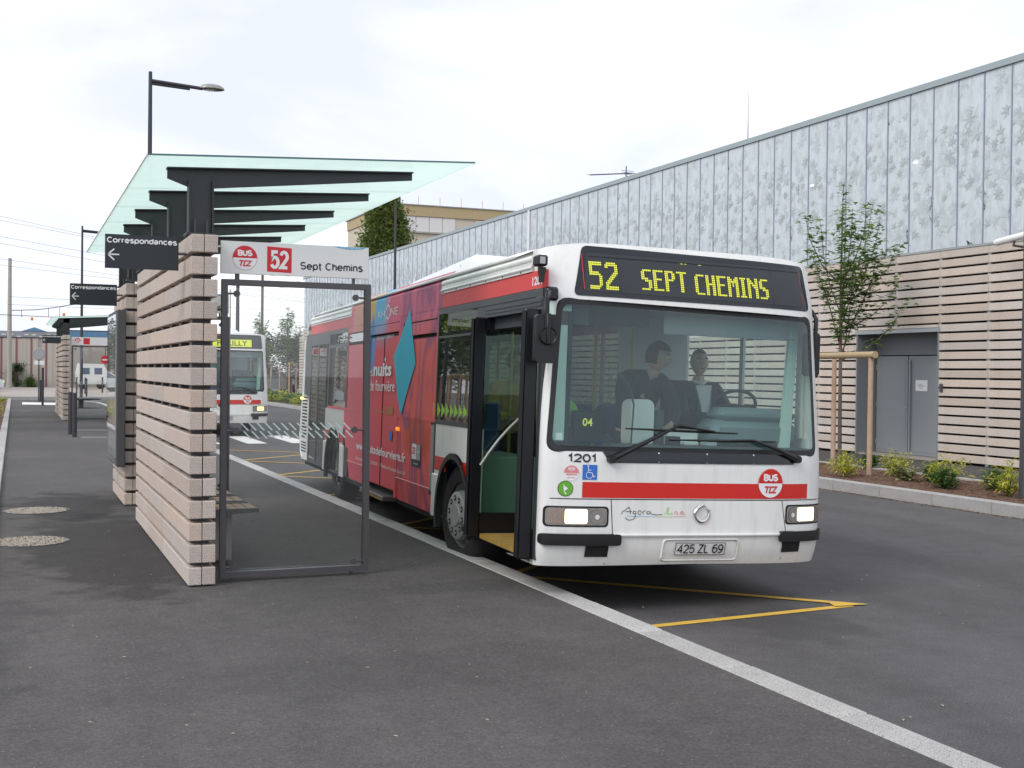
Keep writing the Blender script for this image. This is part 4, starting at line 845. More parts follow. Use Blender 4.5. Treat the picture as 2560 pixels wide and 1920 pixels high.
    # destination display
    D_O = rrect([(-1.025, 2.352), (1.06, 2.345), (1.045, 2.712), (-.93, 2.738)], .05)
    D_I = rrect([(-.945, 2.388), (.985, 2.375), (.975, 2.672), (-.90, 2.682)], .02)
    b = MB([M['black_gloss'], M['display']]); fpoly(b, D_O, .004, 8, 0); disp = b.build('destination_display', root, True)
    b = MB(M['display']); fpoly(b, D_I, .006, 4); b.build('display_window', disp)
    if not dark_lcd:
        b = MB([M['led_off']]); 
        for i in range(128):
            for j in range(2): pass
        d = MB([M['led']])
        g5, g2 = GL['5'], GL['2']
        dot_text(d, [a+'..'+c for a, c in zip(g5, g2)], -.888, 2.412, .0126, .0152, .009)
        dot_text(d, word('SEPT'), -.470, 2.430, .0141, .0162, .009); dot_text(d, word('CHEMINS'), -.022, 2.422, .0135, .0160, .009); d.build('lettering', disp)
        for p in ((-.135, .012), (-.10, .006), (.02, .01)): q = MB(M['led']); fpoly(q, frect(p[0], p[0]+p[1]+.012, 2.645, 2.649), .009, 1); q.build('stray_dot', disp)
        q = MB(M['red']); fpoly(q, frect(-.944, -.938, 2.40, 2.67), .010, 1); fpoly(q, frect(.972, .976, 2.40, 2.65), .010, 1); q.build('edge_mark', disp)
        q = MB(M['black']); fpoly(q, frect(-.655, -.652, 2.39, 2.675), .010, 1); fpoly(q, frect(.66, .664, 2.38, 2.67), .010, 1); fpoly(q, frect(-.89, .97, 2.655, 2.660), .0105, 1); q.build('panel_joint', disp)
    else:
        q = MB([M['lcd'], M['ink']]); fpoly(q, frect(-.30, .73, 2.39, 2.585), .009, 8); put_text(q, 'PARILLY', -.18, .61, 2.42, 2.56, FF, 1, .01, off=.013); q.build('lettering', disp)
    if not dark_lcd:
        b = MB([M['ink']]); put_strokes(b, '1201', -1.074, -.852, 1.127, 1.190, .0125, FF, 0, .003); b.build('fleet_number', root)
        b = MB([M['blue'], M['white']]); fpoly(b, frect(-.957, -.845, 1.001, 1.110), .003, 1); cx_, cz_ = -.90, 1.045
        put_line(b, [(-.915, 1.092), (-.912, 1.055), (-.885, 1.052), (-.872, 1.022), (-.860, 1.026)], .005, FF, 1, .005); put_line(b, circle(-.905, 1.035, .025, 14, math.radians(120), math.radians(400)), .004, FF, 1, .005); put_poly(b, circle(-.916, 1.099, .006, 8), FF, 1, .005)
        put_line(b, [(-.913, 1.073), (-.892, 1.071)], .004, FF, 1, .005); b.build('wheelchair_sticker', root)
        b = MB([M['white'], M['pink']]); put_poly(b, circle(-1.041, 1.048, .0565, 24), FF, 0, .003); put_poly(b, circle(-1.041, 1.048, .0555, 16, 0, math.pi), FF, 1, .005)
        put_text(b, 'espace', -1.082, -1.0, 1.028, 1.044, FF, 1, .03, off=.005); put_text(b, 'détente', -1.072, -1.01, 1.012, 1.021, FF, 1, .02, off=.005)
        put_line(b, circle(-1.041, 1.078, .024, 14, rb=.012), .004, FF, 0, .006, True); put_line(b, [(-1.062, 1.078), (-1.02, 1.078)], .006, FF, 0, .006); b.build('round_sticker', root)
        b = MB([M['ink'], M['green'], M['white']]); put_poly(b, circle(-1.080, .934, .0575, 24), FF, 0, .003); put_poly(b, circle(-1.080, .934, .053, 24), FF, 1, .005)
        put_poly(b, [(-1.090, .955), (-1.062, .935), (-1.088, .915)], FF, 2, .006); put_line(b, [(-1.095, .962), (-1.090, .91), (-1.075, .90)], .005, FF, 2, .006); put_poly(b, circle(-1.078, .898, .006, 8), FF, 2, .006); b.build('round_sticker', root)
        # model script and maker's emblem
        b = MB([M['ink'], M['sky_blue'], M['pink'], M['lime']])
        A = lambda pts, k_, w=.0045: put_ribbon(b, pts, w, FF, k_, .003)
        A([(-.644,.752),(-.636,.772),(-.617,.780),(-.600,.795),(-.586,.803),(-.578,.790),(-.570,.752)], 0); A([(-.612,.770),(-.56,.773)], 0)
        A([(-.530,.772),(-.545,.776),(-.552,.762),(-.541,.752),(-.528,.762),(-.526,.774),(-.530,.735),(-.545,.716),(-.575,.708),(-.600,.714),(-.612,.728)], 0)
        A(circle(-.498,.764,.014,12), 0); A([(-.470,.752),(-.472,.770),(-.465,.776),(-.450,.776)], 0); A([(-.42,.774),(-.436,.772),(-.440,.758),(-.428,.752),(-.416,.760),(-.412,.774),(-.410,.756),(-.39,.751),(-.35,.748),(-.315,.750)], 0)
        A([(-.300,.752),(-.280,.762),(-.262,.785),(-.262,.800),(-.272,.800),(-.276,.770),(-.262,.752),(-.245,.756)], 3); A([(-.236,.772),(-.238,.754),(-.228,.752)], 3)
        A([(-.212,.752),(-.210,.772),(-.196,.774),(-.190,.752),(-.178,.752)], 2); A([(-.166,.763),(-.142,.764),(-.146,.776),(-.160,.774),(-.166,.760),(-.154,.751),(-.125,.756)], 2)
        A([(-.60,.738),(-.36,.734)], 1, .003); A([(-.36,.734),(-.23,.734)], 3, .003); A([(-.23,.734),(-.118,.736)], 2, .003); b.build('script_lettering', root)
        b = MB(M['chrome']); P = [Vector(FF(.014+.058*math.cos(t), .760+.062*math.sin(t), .008)) for t in [math.radians(d) for d in range(60, 391, 15)]]
        b.tube(P, [.004+.008*math.sin(i/len(P)*math.pi) for i in range(len(P))], 6); b.tube([Vector(FF(-.060,.760,.008)), Vector(FF(-.038,.785,.014)), Vector(FF(-.02,.80,.012)), Vector(FF(.03,.828,.01))], [.003,.010,.009,.004], 6); b.tube([Vector(FF(.045,.80,.01)), Vector(FF(.06,.79,.012)), Vector(FF(.075,.80,.01))], [.004,.006,.003], 6)
        b.build('emblem', root, True)
RX = lambda v: v-.105*(v/1.25)**6 if v > 0 else v
ROOF = lambda v: 2.80-.07*abs(v/1.25)**3-.05*abs(v/1.25)**12

def wheel(root, v, u, z, out=-1, steer=0, deep=False):
    e = bpy.data.objects.new('wheel', None); COL.objects.link(e); e.parent = root; e.location = (v, u, z); e.rotation_euler = (0, 0, steer)
    b = MB(M['tyre']); b.lathe([(.29, .02), (.30, .0), (.34, -.008), (.43, -.004), (.465, .02), (.478, .05), (.478, .20), (.465, .235), (.40, .25), (.29, .25)], (0, 0, 0), 'x', 48); b.build('tyre', e, True)
    b = MB([M['rim'], M['void'], M['chrome']])
    if not deep: b.lathe([(.30, .03), (.285, .02), (.27, .10), (.235, .12), (.225, .02), (.215, -.035), (.20, -.045), (.105, -.045), (.10, -.055), (.09, -.058), (0, -.058)], (0, 0, 0), 'x', 40)
    else: b.lathe([(.30, .03), (.285, .02), (.27, .06), (.23, .15), (.16, .17), (.13, .09), (.11, .05), (0, .045)], (0, 0, 0), 'x', 40)
    for i in range(10):
        t = math.radians(36*i+10); rr = .158; x = -.0462 if not deep else .168
        if not deep: b.lathe([(0, x-.001), (.029, x-.001)], (0, rr*math.cos(t), rr*math.sin(t)), 'x', 10, 1); b.lathe([(0, x-.008), (.012, x-.008), (.012, x)], (0, rr*math.cos(t), rr*math.sin(t)), 'x', 6, 0)
        else: b.lathe([(0, x-.03), (.014, x-.03), (.014, x)], (0, .2*math.cos(t), .2*math.sin(t)), 'x', 6, 2)
    b.lathe([(0, -.0585 if not deep else .044), (.098, -.0585 if not deep else .044)], (0, 0, 0), 'x', 20, 1 if deep else 0)
    b.build('rim', e, True)
    if out > 0: e.scale = (-1, 1, 1)
    return e

def arch_hull(u0, u1, z0, zt, cu, r, cz=.48, n=18):
    """side panel outline from u0..u1, z0..zt with a wheel arch cut out of its lower edge"""
    pts = [(u0, z0), (u0, zt), (u1, zt), (u1, z0)]
    a1 = math.acos(max(-1, min(1, (z0-cz)/r))) ; 
    arc = [(cu+r*math.sin(t), cz+r*math.cos(t)) for t in [a1-2*a1*i/n for i in range(n+1)]]
    return pts+arc
def ngon_panel(mb, pts, x0, x1, k=0):
    """concave outline in (u, z), triangulated, extruded along x"""
    from mathutils.geometry import tessellate_polygon
    n = len(pts); tr = tessellate_polygon([[Vector((0, p[0], p[1])) for p in pts]])
    vs = [(x0, p[0], p[1]) for p in pts]+[(x1, p[0], p[1]) for p in pts]
    mb.add(vs, [tuple(t) for t in tr]+[tuple(i+n for i in t) for t in tr]+[(i, (i+1) % n, n+(i+1) % n, n+i) for i in range(n)], k)

def make_bus(main=True):
    root = bpy.data.objects.new('city_bus', None); COL.objects.link(root)
    K = (-1.25, -1.215)
    front_detail(root, not main)
    def sp(name, rects, mt, x0=-1.25, x1=-1.215, par=None):
        for (a, c, z0, z1) in rects: b = MB(M[mt] if isinstance(mt, str) else mt); b.box(x0, x1, a, c, z0, z1); o_ = b.build(name, par or root)
        return o_
    W_ = 'wrap' if main else 'side_red'
    # ---- roof and far side
    b = MB(M['bus_white']); vv = [-1.25+.1*i for i in range(26)]; us = [.75, 3, 6, 9, 10.25]
    for (ua, ub) in zip(us, us[1:]): b.add([(RX(v), u, ROOF(v)) for u in (ua, ub) for v in vv], [(i, i+1, 27+i, 26+i) for i in range(25)])
    prof = [(10.25, 0), (10.6, -.06), (10.85, -.2), (10.98, -.42)]
    for (p, q) in zip(prof, prof[1:]): b.add([(RX(v), u, ROOF(v)+d) for u, d in (p, q) for v in vv], [(i, i+1, 27+i, 26+i) for i in range(25)])
    b.build('roof', root, True, .02)
    b = MB(M['bus_white']); rp = [(10.98, 2.37), (11.12, 1.9), (11.22, 1.3), (11.32, .85), (11.25, .6), (11.05, .42)]
    for (p, q) in zip(rp, rp[1:]): b.add([(x, u+.12*(1-abs(x/1.25)**4), z) for u, z in (p, q) for x in (-1.25, -1.1, -.8, 0, .8, 1.05, 1.16)], [(i, i+1, 8+i, 7+i) for i in range(6)])
    b.build('rear_shell', root, True, .02)
    # far side: body with big windows
    sp('far_side_body', [(.30, 11.1, .42, 1.33)], 'bus_white', 1.16, 1.19); sp('far_side_body', [(.34, 10.9, 2.33, 2.69), (.34, .42, 1.33, 2.33), (10.3, 10.9, 1.33, 2.33)]+[(a, a+.06, 1.33, 2.33) for a in (1.30, 2.4, 3.0, 4.5, 6.0, 7.5, 9.0)], 'bus_white', 1.125, 1.15)
    g = [(.42, 1.30), (1.36, 2.4), (2.46, 3.0), (3.08, 4.5), (4.58, 6.0), (6.08, 7.5), (7.58, 9.0), (9.08, 10.3)]
    for a, c in g: sp('far_window', [(a, c, 1.33, 2.33)], 'far_glass' if a > 2.4 else 'cab_glass', 1.134, 1.140)
    # ---- kerb side, front to back
    sp('cant_panel', [(.06, 2.85, 2.395, 2.53)], 'side_red', -1.252); sp('cant_panel', [(7.27, 10.5, 2.395, 2.53)], 'side_red', -1.252)
    for a, c in ((.30, 2.85), (7.27, 10.5)):
        b = MB(M['bus_white']); b.box(-1.262, -1.2, a, c, 2.53, 2.60); b.tube([(-1.235, a, 2.625), (-1.235, c, 2.625)], .034, 10); b.tube([(-1.262, a, 2.56), (-1.262, c, 2.56)], .013, 8)
        b.add([(-1.235, a, 2.655), (-1.235, c, 2.655), (-1.20, c, 2.70), (-1.20, a, 2.70)], [(0, 1, 2, 3)]); b.build('roof_rail', root, True)
    for i in range(6): q = MB(M['steel']); q.lathe([(0, -.004), (.007, -.004), (.007, 0)], (-1.2625, .55+i*.45, 2.542), 'x', 8); q.build('rivet', root)
    if main:
        b = MB(M[W_]); b.box(-1.2525, -1.215, 2.85, 7.27, 2.395, 2.62); b.tube([(-1.218, 2.85, 2.625), (-1.218, 7.27, 2.625)], .034, 10); 
        b.add([(-1.235, 2.85, 2.653), (-1.235, 7.27, 2.653), (-1.12, 7.27, 2.762), (-1.12, 2.85, 2.762)], [(0, 1, 2, 3)]); b.build('wrapped_cant_panel', root, True)
    sp('window_trim', [(.06, 2.95, 2.335, 2.392), (7.5, 10.5, 2.335, 2.392)], 'bus_grey', -1.254)
    if main: sp('wrapped_frame', [(2.95, 7.5, 2.31, 2.392), (6.14, 6.42, 1.33, 2.31), (4.38, 4.50, 1.33, 2.31), (2.95, 3.00, 1.33, 2.31), (7.42, 7.5, 1.33, 2.31)], W_, -1.254)
    else: sp('window_trim', [(2.95, 7.5, 2.335, 2.392)], 'bus_grey', -1.254)
    # front door surround
    b = MB(M['bus_grey']); b.box(-1.256, -1.2, .04, 1.47, 2.235, 2.33); 
    for zz_ in (2.262, 2.292): b.box(-1.262, -1.256, .06, 1.45, zz_, zz_+.018)
    b.box(-1.256, -1.2, 1.47, 1.66, 1.33, 2.33); b.box(-1.256, -1.18, .035, .085, .40, 2.235); b.build('door_surround', root)
    # front side window and panel
    b = MB(M['bus_grey']); b.box(-1.256, -1.215, 1.66, 2.95, 1.29, 1.332); b.box(-1.256, -1.215, 2.925, 2.955, 1.33, 2.335); b.box(-1.254, -1.22, 1.66, 2.93, 2.105, 2.125); b.build('window_frame', root)
    sp('side_window', [(1.66, 2.93, 1.332, 2.105)], 'side_glass', -1.250, -1.244)
    sp('side_window', [(1.66, 2.93, 2.125, 2.335)], 'side_glass', -1.250, -1.244)
    P = arch_hull(1.50, 2.95, .41, 1.29, 2.25, .565)
    b = MB(M['bus_white']); ngon_panel(b, P, *K); b.build('front_wheel_panel', root)
    b = MB(M['bus_red'])
    for (a, c) in ((1.50, 1.98), (2.53, 2.95)): b.box(-1.2535, -1.250, a if a < 2 else a, c, .855, .985)
    b.build('side_stripe', root)
    b = MB(M['bus_white']); b.cbox(-1.268, -1.24, 1.50, 1.70, .40, .815, .008); b.cbox(-1.268, -1.24, 2.80, 2.96, .41, .815, .008); b.build('wheel_arch_trim', root)
    arc = lambda cu, r, a0, a1: [(cu+r*math.sin(math.radians(t)), .48+r*math.cos(math.radians(t))) for t in range(a0, a1+1, 6)]
    for cu in (2.25, 8.30):
        b = MB(M['black']); A_ = arc(cu, .565, -108, 108); B_ = arc(cu, .51, -108, 108); n = len(A_)
        b.add([(-1.272, *p) for p in A_]+[(-1.272, *p) for p in B_]+[(-1.22, *p) for p in B_], [(i, i+1, n+i+1, n+i) for i in range(n-1)]+[(n+i, n+i+1, 2*n+i+1, 2*n+i) for i in range(n-1)])
        b.box(-1.22, -.75, cu-.56, cu+.56, 1.0, 1.03); b.box(-.78, -.75, cu-.56, cu+.56, .3, 1.03); b.build('wheel_arch', root, True)
    sp('silver_post', [(2.955, 3.07, .64, 1.275)], 'silver', -1.258)
    sp('rubber_strip', [(2.93, 2.955, .60, 1.30), (2.95, 3.10, .60, .64), (2.95, 3.10, 1.275, 1.30)], 'black', -1.256)
    # wrapped section
    up_ = MB(M[W_] if main else M['bus_white']); up_.box(-1.25, -1.215, 3.07, 4.50, .655, 1.30)
    up_.prism([(-1.25, .655), (-1.25, .64), (-1.225, .415), (-1.20, .415), (-1.20, .655)], 'y', 2.97, 4.50)
    up_.build('wrapped_skirt', root)
    up_ = MB(M[W_] if main else M['bus_white']); ngon_panel(up_, [(6.12, .655), (6.12, 1.30), (7.60, 1.30), (7.57, 1.05), (7.30, .655)], -1.25, -1.215)
    up_.prism([(-1.25, .655), (-1.25, .64), (-1.225, .43), (-1.20, .43), (-1.20, .655)], 'y', 6.12, 7.24); up_.build('wrapped_skirt', root)
    b = MB([M['pink'] if main else M['bus_white']]); b.tube([(-1.251, 3.07, .652), (-1.251, 4.50, .652)], .007, 6); b.tube([(-1.251, 6.12, .652), (-1.251, 7.25, .652)], .007, 6); b.build('skirt_moulding', root)
    sp('belt_moulding', [(2.95, 4.5, 1.298, 1.332), (6.12, 8.83, 1.298, 1.332)], W_ if main else 'bus_grey', -1.255)
    if main:
        sp('wrapped_window', [(3.00, 4.38, 1.332, 2.13), (6.42, 7.42, 1.332, 2.15)], W_, -1.250, -1.244)
        b = MB(M['side_glass']); b.box(-1.250, -1.244, 3.00, 3.50, 2.17, 2.31); b.box(-1.250, -1.244, 6.42, 7.42, 2.19, 2.31); b.build('vent_window', root)
        sp('wrapped_vent', [(3.0, 4.20, 2.17, 2.30)], W_, -1.2545, -1.251)
        b = MB(M['void']); b.box(-1.2555, -1.2545, 3.05, 4.25, 2.296, 2.304); b.box(-1.2555, -1.2545, 4.24, 4.25, 2.19, 2.304); b.box(-1.2555, -1.2545, 3.0, 4.30, 2.135, 2.140); b.box(-1.2555, -1.2545, 4.30, 4.305, 1.33, 2.14); b.box(-1.2555,-1.2545,6.44,7.40,2.295,2.31); b.build('window_groove', root)
    else: sp('side_window', [(2.98, 4.46, 1.332, 2.335), (6.14, 8.83, 1.332, 2.335)], 'side_glass', -1.250, -1.244)
    # middle door: two leaves
    mid = bpy.data.objects.new('middle_door', None); COL.objects.link(mid); mid.parent = root
    b = MB(M[W_] if main else M['bus_grey']); b.box(-1.256, -1.20, 4.50, 6.12, 2.24, 2.395); b.box(-1.256, -1.2, 4.49, 4.56, .43, 2.24); b.box(-1.256, -1.2, 6.05, 6.13, .43, 2.24); b.build('door_frame', mid)
    for a, c in ((4.57, 5.29), (5.32, 6.04)):
        b = MB(M[W_] if main else M['side_glass']); b.cbox(-1.247, -1.22, a, c, .49, 2.22, .01); lf = b.build('door_leaf', mid)
    b = MB(M['void']); b.box(-1.2505, -1.22, 5.297, 5.311, .49, 2.22); b.box(-1.252, -1.247, 4.62, 5.98, 2.195, 2.215); b.box(-1.2572, -1.256, 4.55, 6.08, 2.338, 2.344); b.build('door_gap', mid)
    b = MB([M['steel'], M['olive']]); b.cbox(-1.36, -1.18, 4.62, 5.87, .375, .43, .008); b.box(-1.362, -1.360, 4.66, 5.8, .385, .395, 1)
    for i in range(22): b.box(-1.3625, -1.361, 4.68+i*.052, 4.70+i*.052, .40, .415, 1)
    b.build('door_ramp', mid)
    # decals of the wrap
    if main:
        S2 = lambda a, b_, o: (-1.2565-o, a, b_)
        d = MB([M['white'], M['teal'], M['olive'], M['blue'], M['red'], M['zinc'], M['ink']])
        put_poly(d, [(4.10, 2.46), (4.52, 2.14), (4.79, 1.97), (4.52, 1.50), (4.35, 1.33), (4.00, 1.68), (3.78, 1.88), (3.95, 2.17)], S2, 1, .001)
        d.build('poster_diamond', root)
        d = MB([M['white'], M['teal'], M['olive'], M['blue'], M['red'], M['zinc'], M['ink']])
        put_text(d, 'RH', 5.66, 5.30, 2.425, 2.50, S2, 0, .0, off=.003); put_text(d, 'NE', 5.00, 4.66, 2.425, 2.51, S2, 0, .0, off=.003)
        put_ribbon(d, circle(5.14, 2.475, .115, 22, math.radians(20), math.radians(398), rb=.075), .018, S2, 0, .003); put_line(d, [(5.14, 2.585), (5.09, 2.61), (5.04, 2.585)], .010, S2, 0, .003); d.build('poster_heading', root); d = MB([M['white'], M['teal'], M['olive'], M['blue'], M['red'], M['zinc'], M['ink']])
        put_text(d, 'LE DÉPARTEMENT', 5.88, 4.80, 2.175, 2.215, S2, 0, .0, off=.003); d.build('poster_subheading', root); d = MB([M['white'], M['teal'], M['olive'], M['blue'], M['red'], M['zinc'], M['ink']])
        put_text(d, 'les', 6.10, 5.85, 1.745, 1.86, S2, 0, .0, off=.003); put_text(d, 'nuits', 5.80, 4.86, 1.745, 1.90, S2, 0, .035, off=.003); put_poly(d, [(5.20, 1.97), (5.16, 1.94), (5.19, 1.905), (5.23, 1.935)], S2, 0, .003); d.build('poster_title', root); d = MB([M['white'], M['teal'], M['olive'], M['blue'], M['red'], M['zinc'], M['ink']])
        put_text(d, 'de fourvière', 5.99, 4.68, 1.575, 1.70, S2, 0, .005, off=.003); d.build('poster_title', root); d = MB([M['white'], M['teal'], M['olive'], M['blue'], M['red'], M['zinc'], M['ink']])
        put_text(d, 'Théâtres Romains', 5.64, 5.10, 1.325, 1.365, S2, 2, .0, off=.003); put_text(d, '2008', 5.07, 4.73, 1.32, 1.405, S2, 2, .01, off=.003); d.build('poster_date', root); d = MB([M['white'], M['teal'], M['olive'], M['blue'], M['red'], M['zinc'], M['ink']])
        put_text(d, 'www.nuitsdefourviere.fr', 6.66, 4.06, .835, .935, S2, 0, .02, off=.003); d.build('poster_address', root); d = MB([M['white'], M['teal'], M['olive'], M['blue'], M['red'], M['zinc'], M['ink']])
        put_text(d, 'Réservations 04 72 32 00 00  /  Théâtres Romains Lyon 5e', 6.66, 4.06, .695, .75, S2, 0, .0, off=.003); d.build('poster_booking', root); d = MB([M['white'], M['teal'], M['olive'], M['blue'], M['red'], M['zinc'], M['ink']])
        put_poly(d, [(3.80, .90), (3.63, .90), (3.63, 1.055), (3.80, 1.055)], S2, 0, .002); put_poly(d, [(3.63, .90), (3.46, .90), (3.46, 1.055), (3.63, 1.055)], S2, 5, .002); put_poly(d, [(3.80, .825), (3.46, .825), (3.46, .898), (3.80, .898)], S2, 6, .002)
        put_poly(d, [(3.77, .95), (3.66, .95), (3.66, 1.02), (3.77, 1.02)], S2, 4, .004); put_text(d, 'TCL', 3.765, 3.665, .965, 1.005, S2, 0, .04, off=.005); put_text(d, 'Veolia', 3.60, 3.49, .975, .995, S2, 0, .02, off=.004); put_text(d, 'www.tcl.fr', 3.72, 3.54, .85, .868, S2, 0, .02, off=.004)
        put_poly(d, [(4.86, 1.03), (4.73, 1.03), (4.73, 1.14), (4.86, 1.14)], S2, 3, .002); d.build('operator_box', root)
        q = MB(M['amber']); q.cbox(-1.275, -1.25, 4.40, 4.50, 1.155, 1.195, .006); q.build('side_marker', root)
        d = MB([M['white'], M['pink'], M['lime'], M['led']]); S3 = lambda a, b_, o: (-1.2535-o, a, b_)
        put_text(d, '1201', .30, .085, 2.42, 2.487, S3, 0, .03, off=.001); d.build('fleet_number', root)
        for i in range(9): q = MB(M['lime']); a = 3.04-i*.147; q.add([(-1.2515, a, 1.355+.004*i-.01), (-1.2515, a, 1.495), (-1.2515, a-.125, 1.42)], [(0, 1, 2)]); q.build('green_arrow', root)
        d = MB([M['pink']]); S4 = lambda a, b_, o: (-1.2512-o, a, b_); put_poly(d, circle(1.66, 1.23, .06, 12, math.radians(-80), math.radians(80)), S4, 0); d.build('small_sticker', root)
        q = MB([M['display'], M['led']]); q.box(-1.238, -1.22, 1.66, 2.86, 2.13, 2.30, 0)
        S5 = lambda a, b_, o: (-1.2385-o, a, b_); put_text(q, '52', 2.80, 2.66, 2.155, 2.27, S5, 1, .02, off=.001); put_text(q, 'SEPT CHEMINS', 2.55, 1.75, 2.165, 2.26, S5, 1, .0, off=.001); q.build('side_display', root)
    # rear part
    sp('rear_white_panel', [(7.60, 9.10, 1.06, 1.298)], 'bus_white'); 
    b = MB(M['bus_white']); ngon_panel(b, arch_hull(7.62, 8.98, .42, 1.06, 8.30, .565), *K); b.build('rear_wheel_panel', root)
    b = MB(M['bus_red']); b.box(-1.2535, -1.25, 7.60, 7.90, .86, .99); b.box(-1.2535, -1.25, 8.68, 9.05, .86, .99); b.build('side_stripe', root)
    b = MB(M['bus_white']); b.cbox(-1.268, -1.24, 7.50, 7.76, .41, .83, .01); b.cbox(-1.268, -1.24, 8.84, 9.02, .41, .83, .01); b.build('wheel_arch_trim', root)
    sp('rubber_strip', [(7.24, 7.5, .44, .82), (7.50, 7.62, .82, 1.06)], 'black', -1.252)
    sp('side_window', [(7.50, 8.83, 1.332, 2.145), (7.50, 8.83, 2.19, 2.335)], 'side_glass', -1.250, -1.244); sp('window_frame', [(7.5, 8.83, 2.145, 2.19), (8.80, 8.90, 1.30, 2.335), (7.42, 7.52, 1.33, 2.335)], 'bus_grey', -1.254)
    rear = bpy.data.objects.new('rear_door', None); COL.objects.link(rear); rear.parent = root
    b = MB(M['bus_grey']); b.box(-1.255, -1.2, 8.90, 10.45, 2.22, 2.335); b.box(-1.255, -1.2, 10.38, 10.48, .45, 2.22); b.box(-1.255, -1.2, 9.02, 9.06, .45, 2.22); b.box(-1.255, -1.2, 9.70, 9.80, .45, 2.22); b.box(-1.255, -1.2, 9.0, 10.45, .43, .50); b.build('door_frame', rear)
    for a, c in ((9.06, 9.70), (9.80, 10.38)): b = MB(M['side_glass']); b.box(-1.25, -1.244, a, c, .50, 2.22); b.build('door_leaf', rear)
    b = MB(M['bus_grey']); b.box(-1.252, -1.215, 10.48, 10.98, 1.45, 2.395); b.build('rear_quarter_window', root)
    b = MB(M['bus_white']); ngon_panel(b, [(10.48, .50), (10.48, 1.30), (10.9, 1.55), (11.05, 2.05), (11.0, 2.40), (11.10, 2.30), (11.18, 1.6), (11.30, .9), (11.2, .6), (10.9, .44), (10.5, .44)], -1.252, -1.21); b.build('rear_quarter_panel', root)
    b = MB(M['void'])
    for i in range(13): b.box(-1.2545, -1.252, 10.62, 11.10, .78+i*.052, .806+i*.052)
    for i in range(4): b.box(-1.2545, -1.252, 10.62, 11.08, .56+i*.045, .58+i*.045)
    b.build('engine_louvre', root)
    if main:
        q = MB(M['warm']); q.cbox(-1.30, -1.255, 11.0, 11.06, 1.38, 1.42, .006); q.build('marker_lamp', root)
    # ---- underside and chassis
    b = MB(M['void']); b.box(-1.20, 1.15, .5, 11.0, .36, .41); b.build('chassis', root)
    # roof pod
    b = MB(M['bus_white']); pr = [(5.50, 2.765, 1.0), (5.15, 2.895, .97), (3.35, 2.99, .90), (2.95, 2.93, .88), (2.2, 2.765, .98)]
    vs = []; 
    for u, z, w in pr: vs += [(-w-.1, u, 2.70), (-w, u, z-.06 if z > 2.8 else z), (-w+.12, u, z), (w-.12, u, z), (w, u, z-.06 if z > 2.8 else z), (w+.1, u, 2.70)]
    b.add(vs, [(i*6+j, i*6+j+1, (i+1)*6+j+1, (i+1)*6+j) for i in range(4) for j in range(5)]+[(0, 5, 4, 3, 2, 1), (24, 25, 26, 27, 28, 29)]); b.build('roof_pod', root, True)
    for i in range(4): q = MB(M['steel']); q.lathe([(0, -.006), (.012, -.006), (.012, .0)], (-.985+.02*i, 4.9-.5*i, 2.79+.025*i), 'x', 8); q.build('rivet', root)
    # ---- wheels
    wheel(root, -1.17, 2.27, .482, -1, .10); wheel(root, -1.17, 8.32, .522, -1, 0, True)
    wheel(root, 1.12, 2.27, .546, 1, -.10); wheel(root, 1.12, 8.32, .588, 1, 0, True)
    # ---- mirrors
    for s in ((-1, 1) if True else ()):
        arm = MB(M['leaf_black']); 
        if s < 0: pth = [(-1.20, .06, 2.36), (-1.27, -.10, 2.35), (-1.30, -.16, 2.30), (-1.30, -.17, 2.12), (-1.29, -.17, 1.98)]
        else: pth = [(1.10, .30, 2.36), (1.14, .24, 2.36), (1.155, .20, 2.30), (1.155, .20, 2.1), (1.155, .20, 2.0)]
        arm.tube(pth, .018, 8); arm.cbox(pth[0][0]-.05, pth[0][0]+.05, pth[0][1]-.06, pth[0][1]+.04, pth[0][2]-.06, pth[0][2]+.04, .015); a_ = arm.build('mirror_arm', root, True)
        x, y_ = (-1.29, -.14) if s < 0 else (1.135, .22)
        w = .088 if s < 0 else .06
        h = MB([M['black'], M['chrome']]); P = rrect([(x-w, 1.835), (x+w, 1.835), (x+w, 2.185), (x-w, 2.185)], .035); h.prism(P, 'y', y_-.03, y_+.04)
        if s < 0: h.lathe([(0, -.012), (.055, -.012), (.062, -.02), (.068, 0)], (x, y_-.03, 2.03), 'y', 24); h.cbox(x-.016, x+.016, y_-.052, y_-.03, 1.97, 2.19, .005)
        h.box(x-w+.012, x+w-.012, y_+.04, y_+.043, 1.85, 2.17, 1); h.build('mirror', a_, True)
    if main:
        c = MB(M['black']); c.cbox(-1.33, -1.25, -.02, .10, 2.545, 2.625, .012); c.prism([(-1.30, 2.54), (-1.285, 2.43), (-1.265, 2.43), (-1.25, 2.54)], 'y', .02, .07); co = c.build('door_camera', root); c = MB(M['zinc']); c.box(-1.316, -1.275, -.025, -.0205, 2.56, 2.61); c.build('lens', co)
    # ---- front door leaves, folded open
    def leafp(u, v0, v1, name='front_door_leaf', rail=True, glass_=True):
        e = bpy.data.objects.new(name, None); COL.objects.link(e); e.parent = root
        b = MB(M['leaf_black']); b.cbox(v0, v0+.105, u-.03, u+.03, .40, 2.235, .012); b.cbox(v1-.04, v1, u-.02, u+.02, .40, 2.235, .006); b.box(v0+.105, v1-.04, u-.018, u+.018, 2.13, 2.235); b.box(v0+.105, v1-.04, u-.018, u+.018, .40, .60)
        b.tube([(v0-.012, u-.02, .42), (v0-.012, u-.02, 2.22)], .016, 8); b.build('frame', e)
        b = MB(M['door_glass']); b.box(v0+.10, v1-.03, u-.004, u+.004, .60, 2.13); b.build('pane', e)
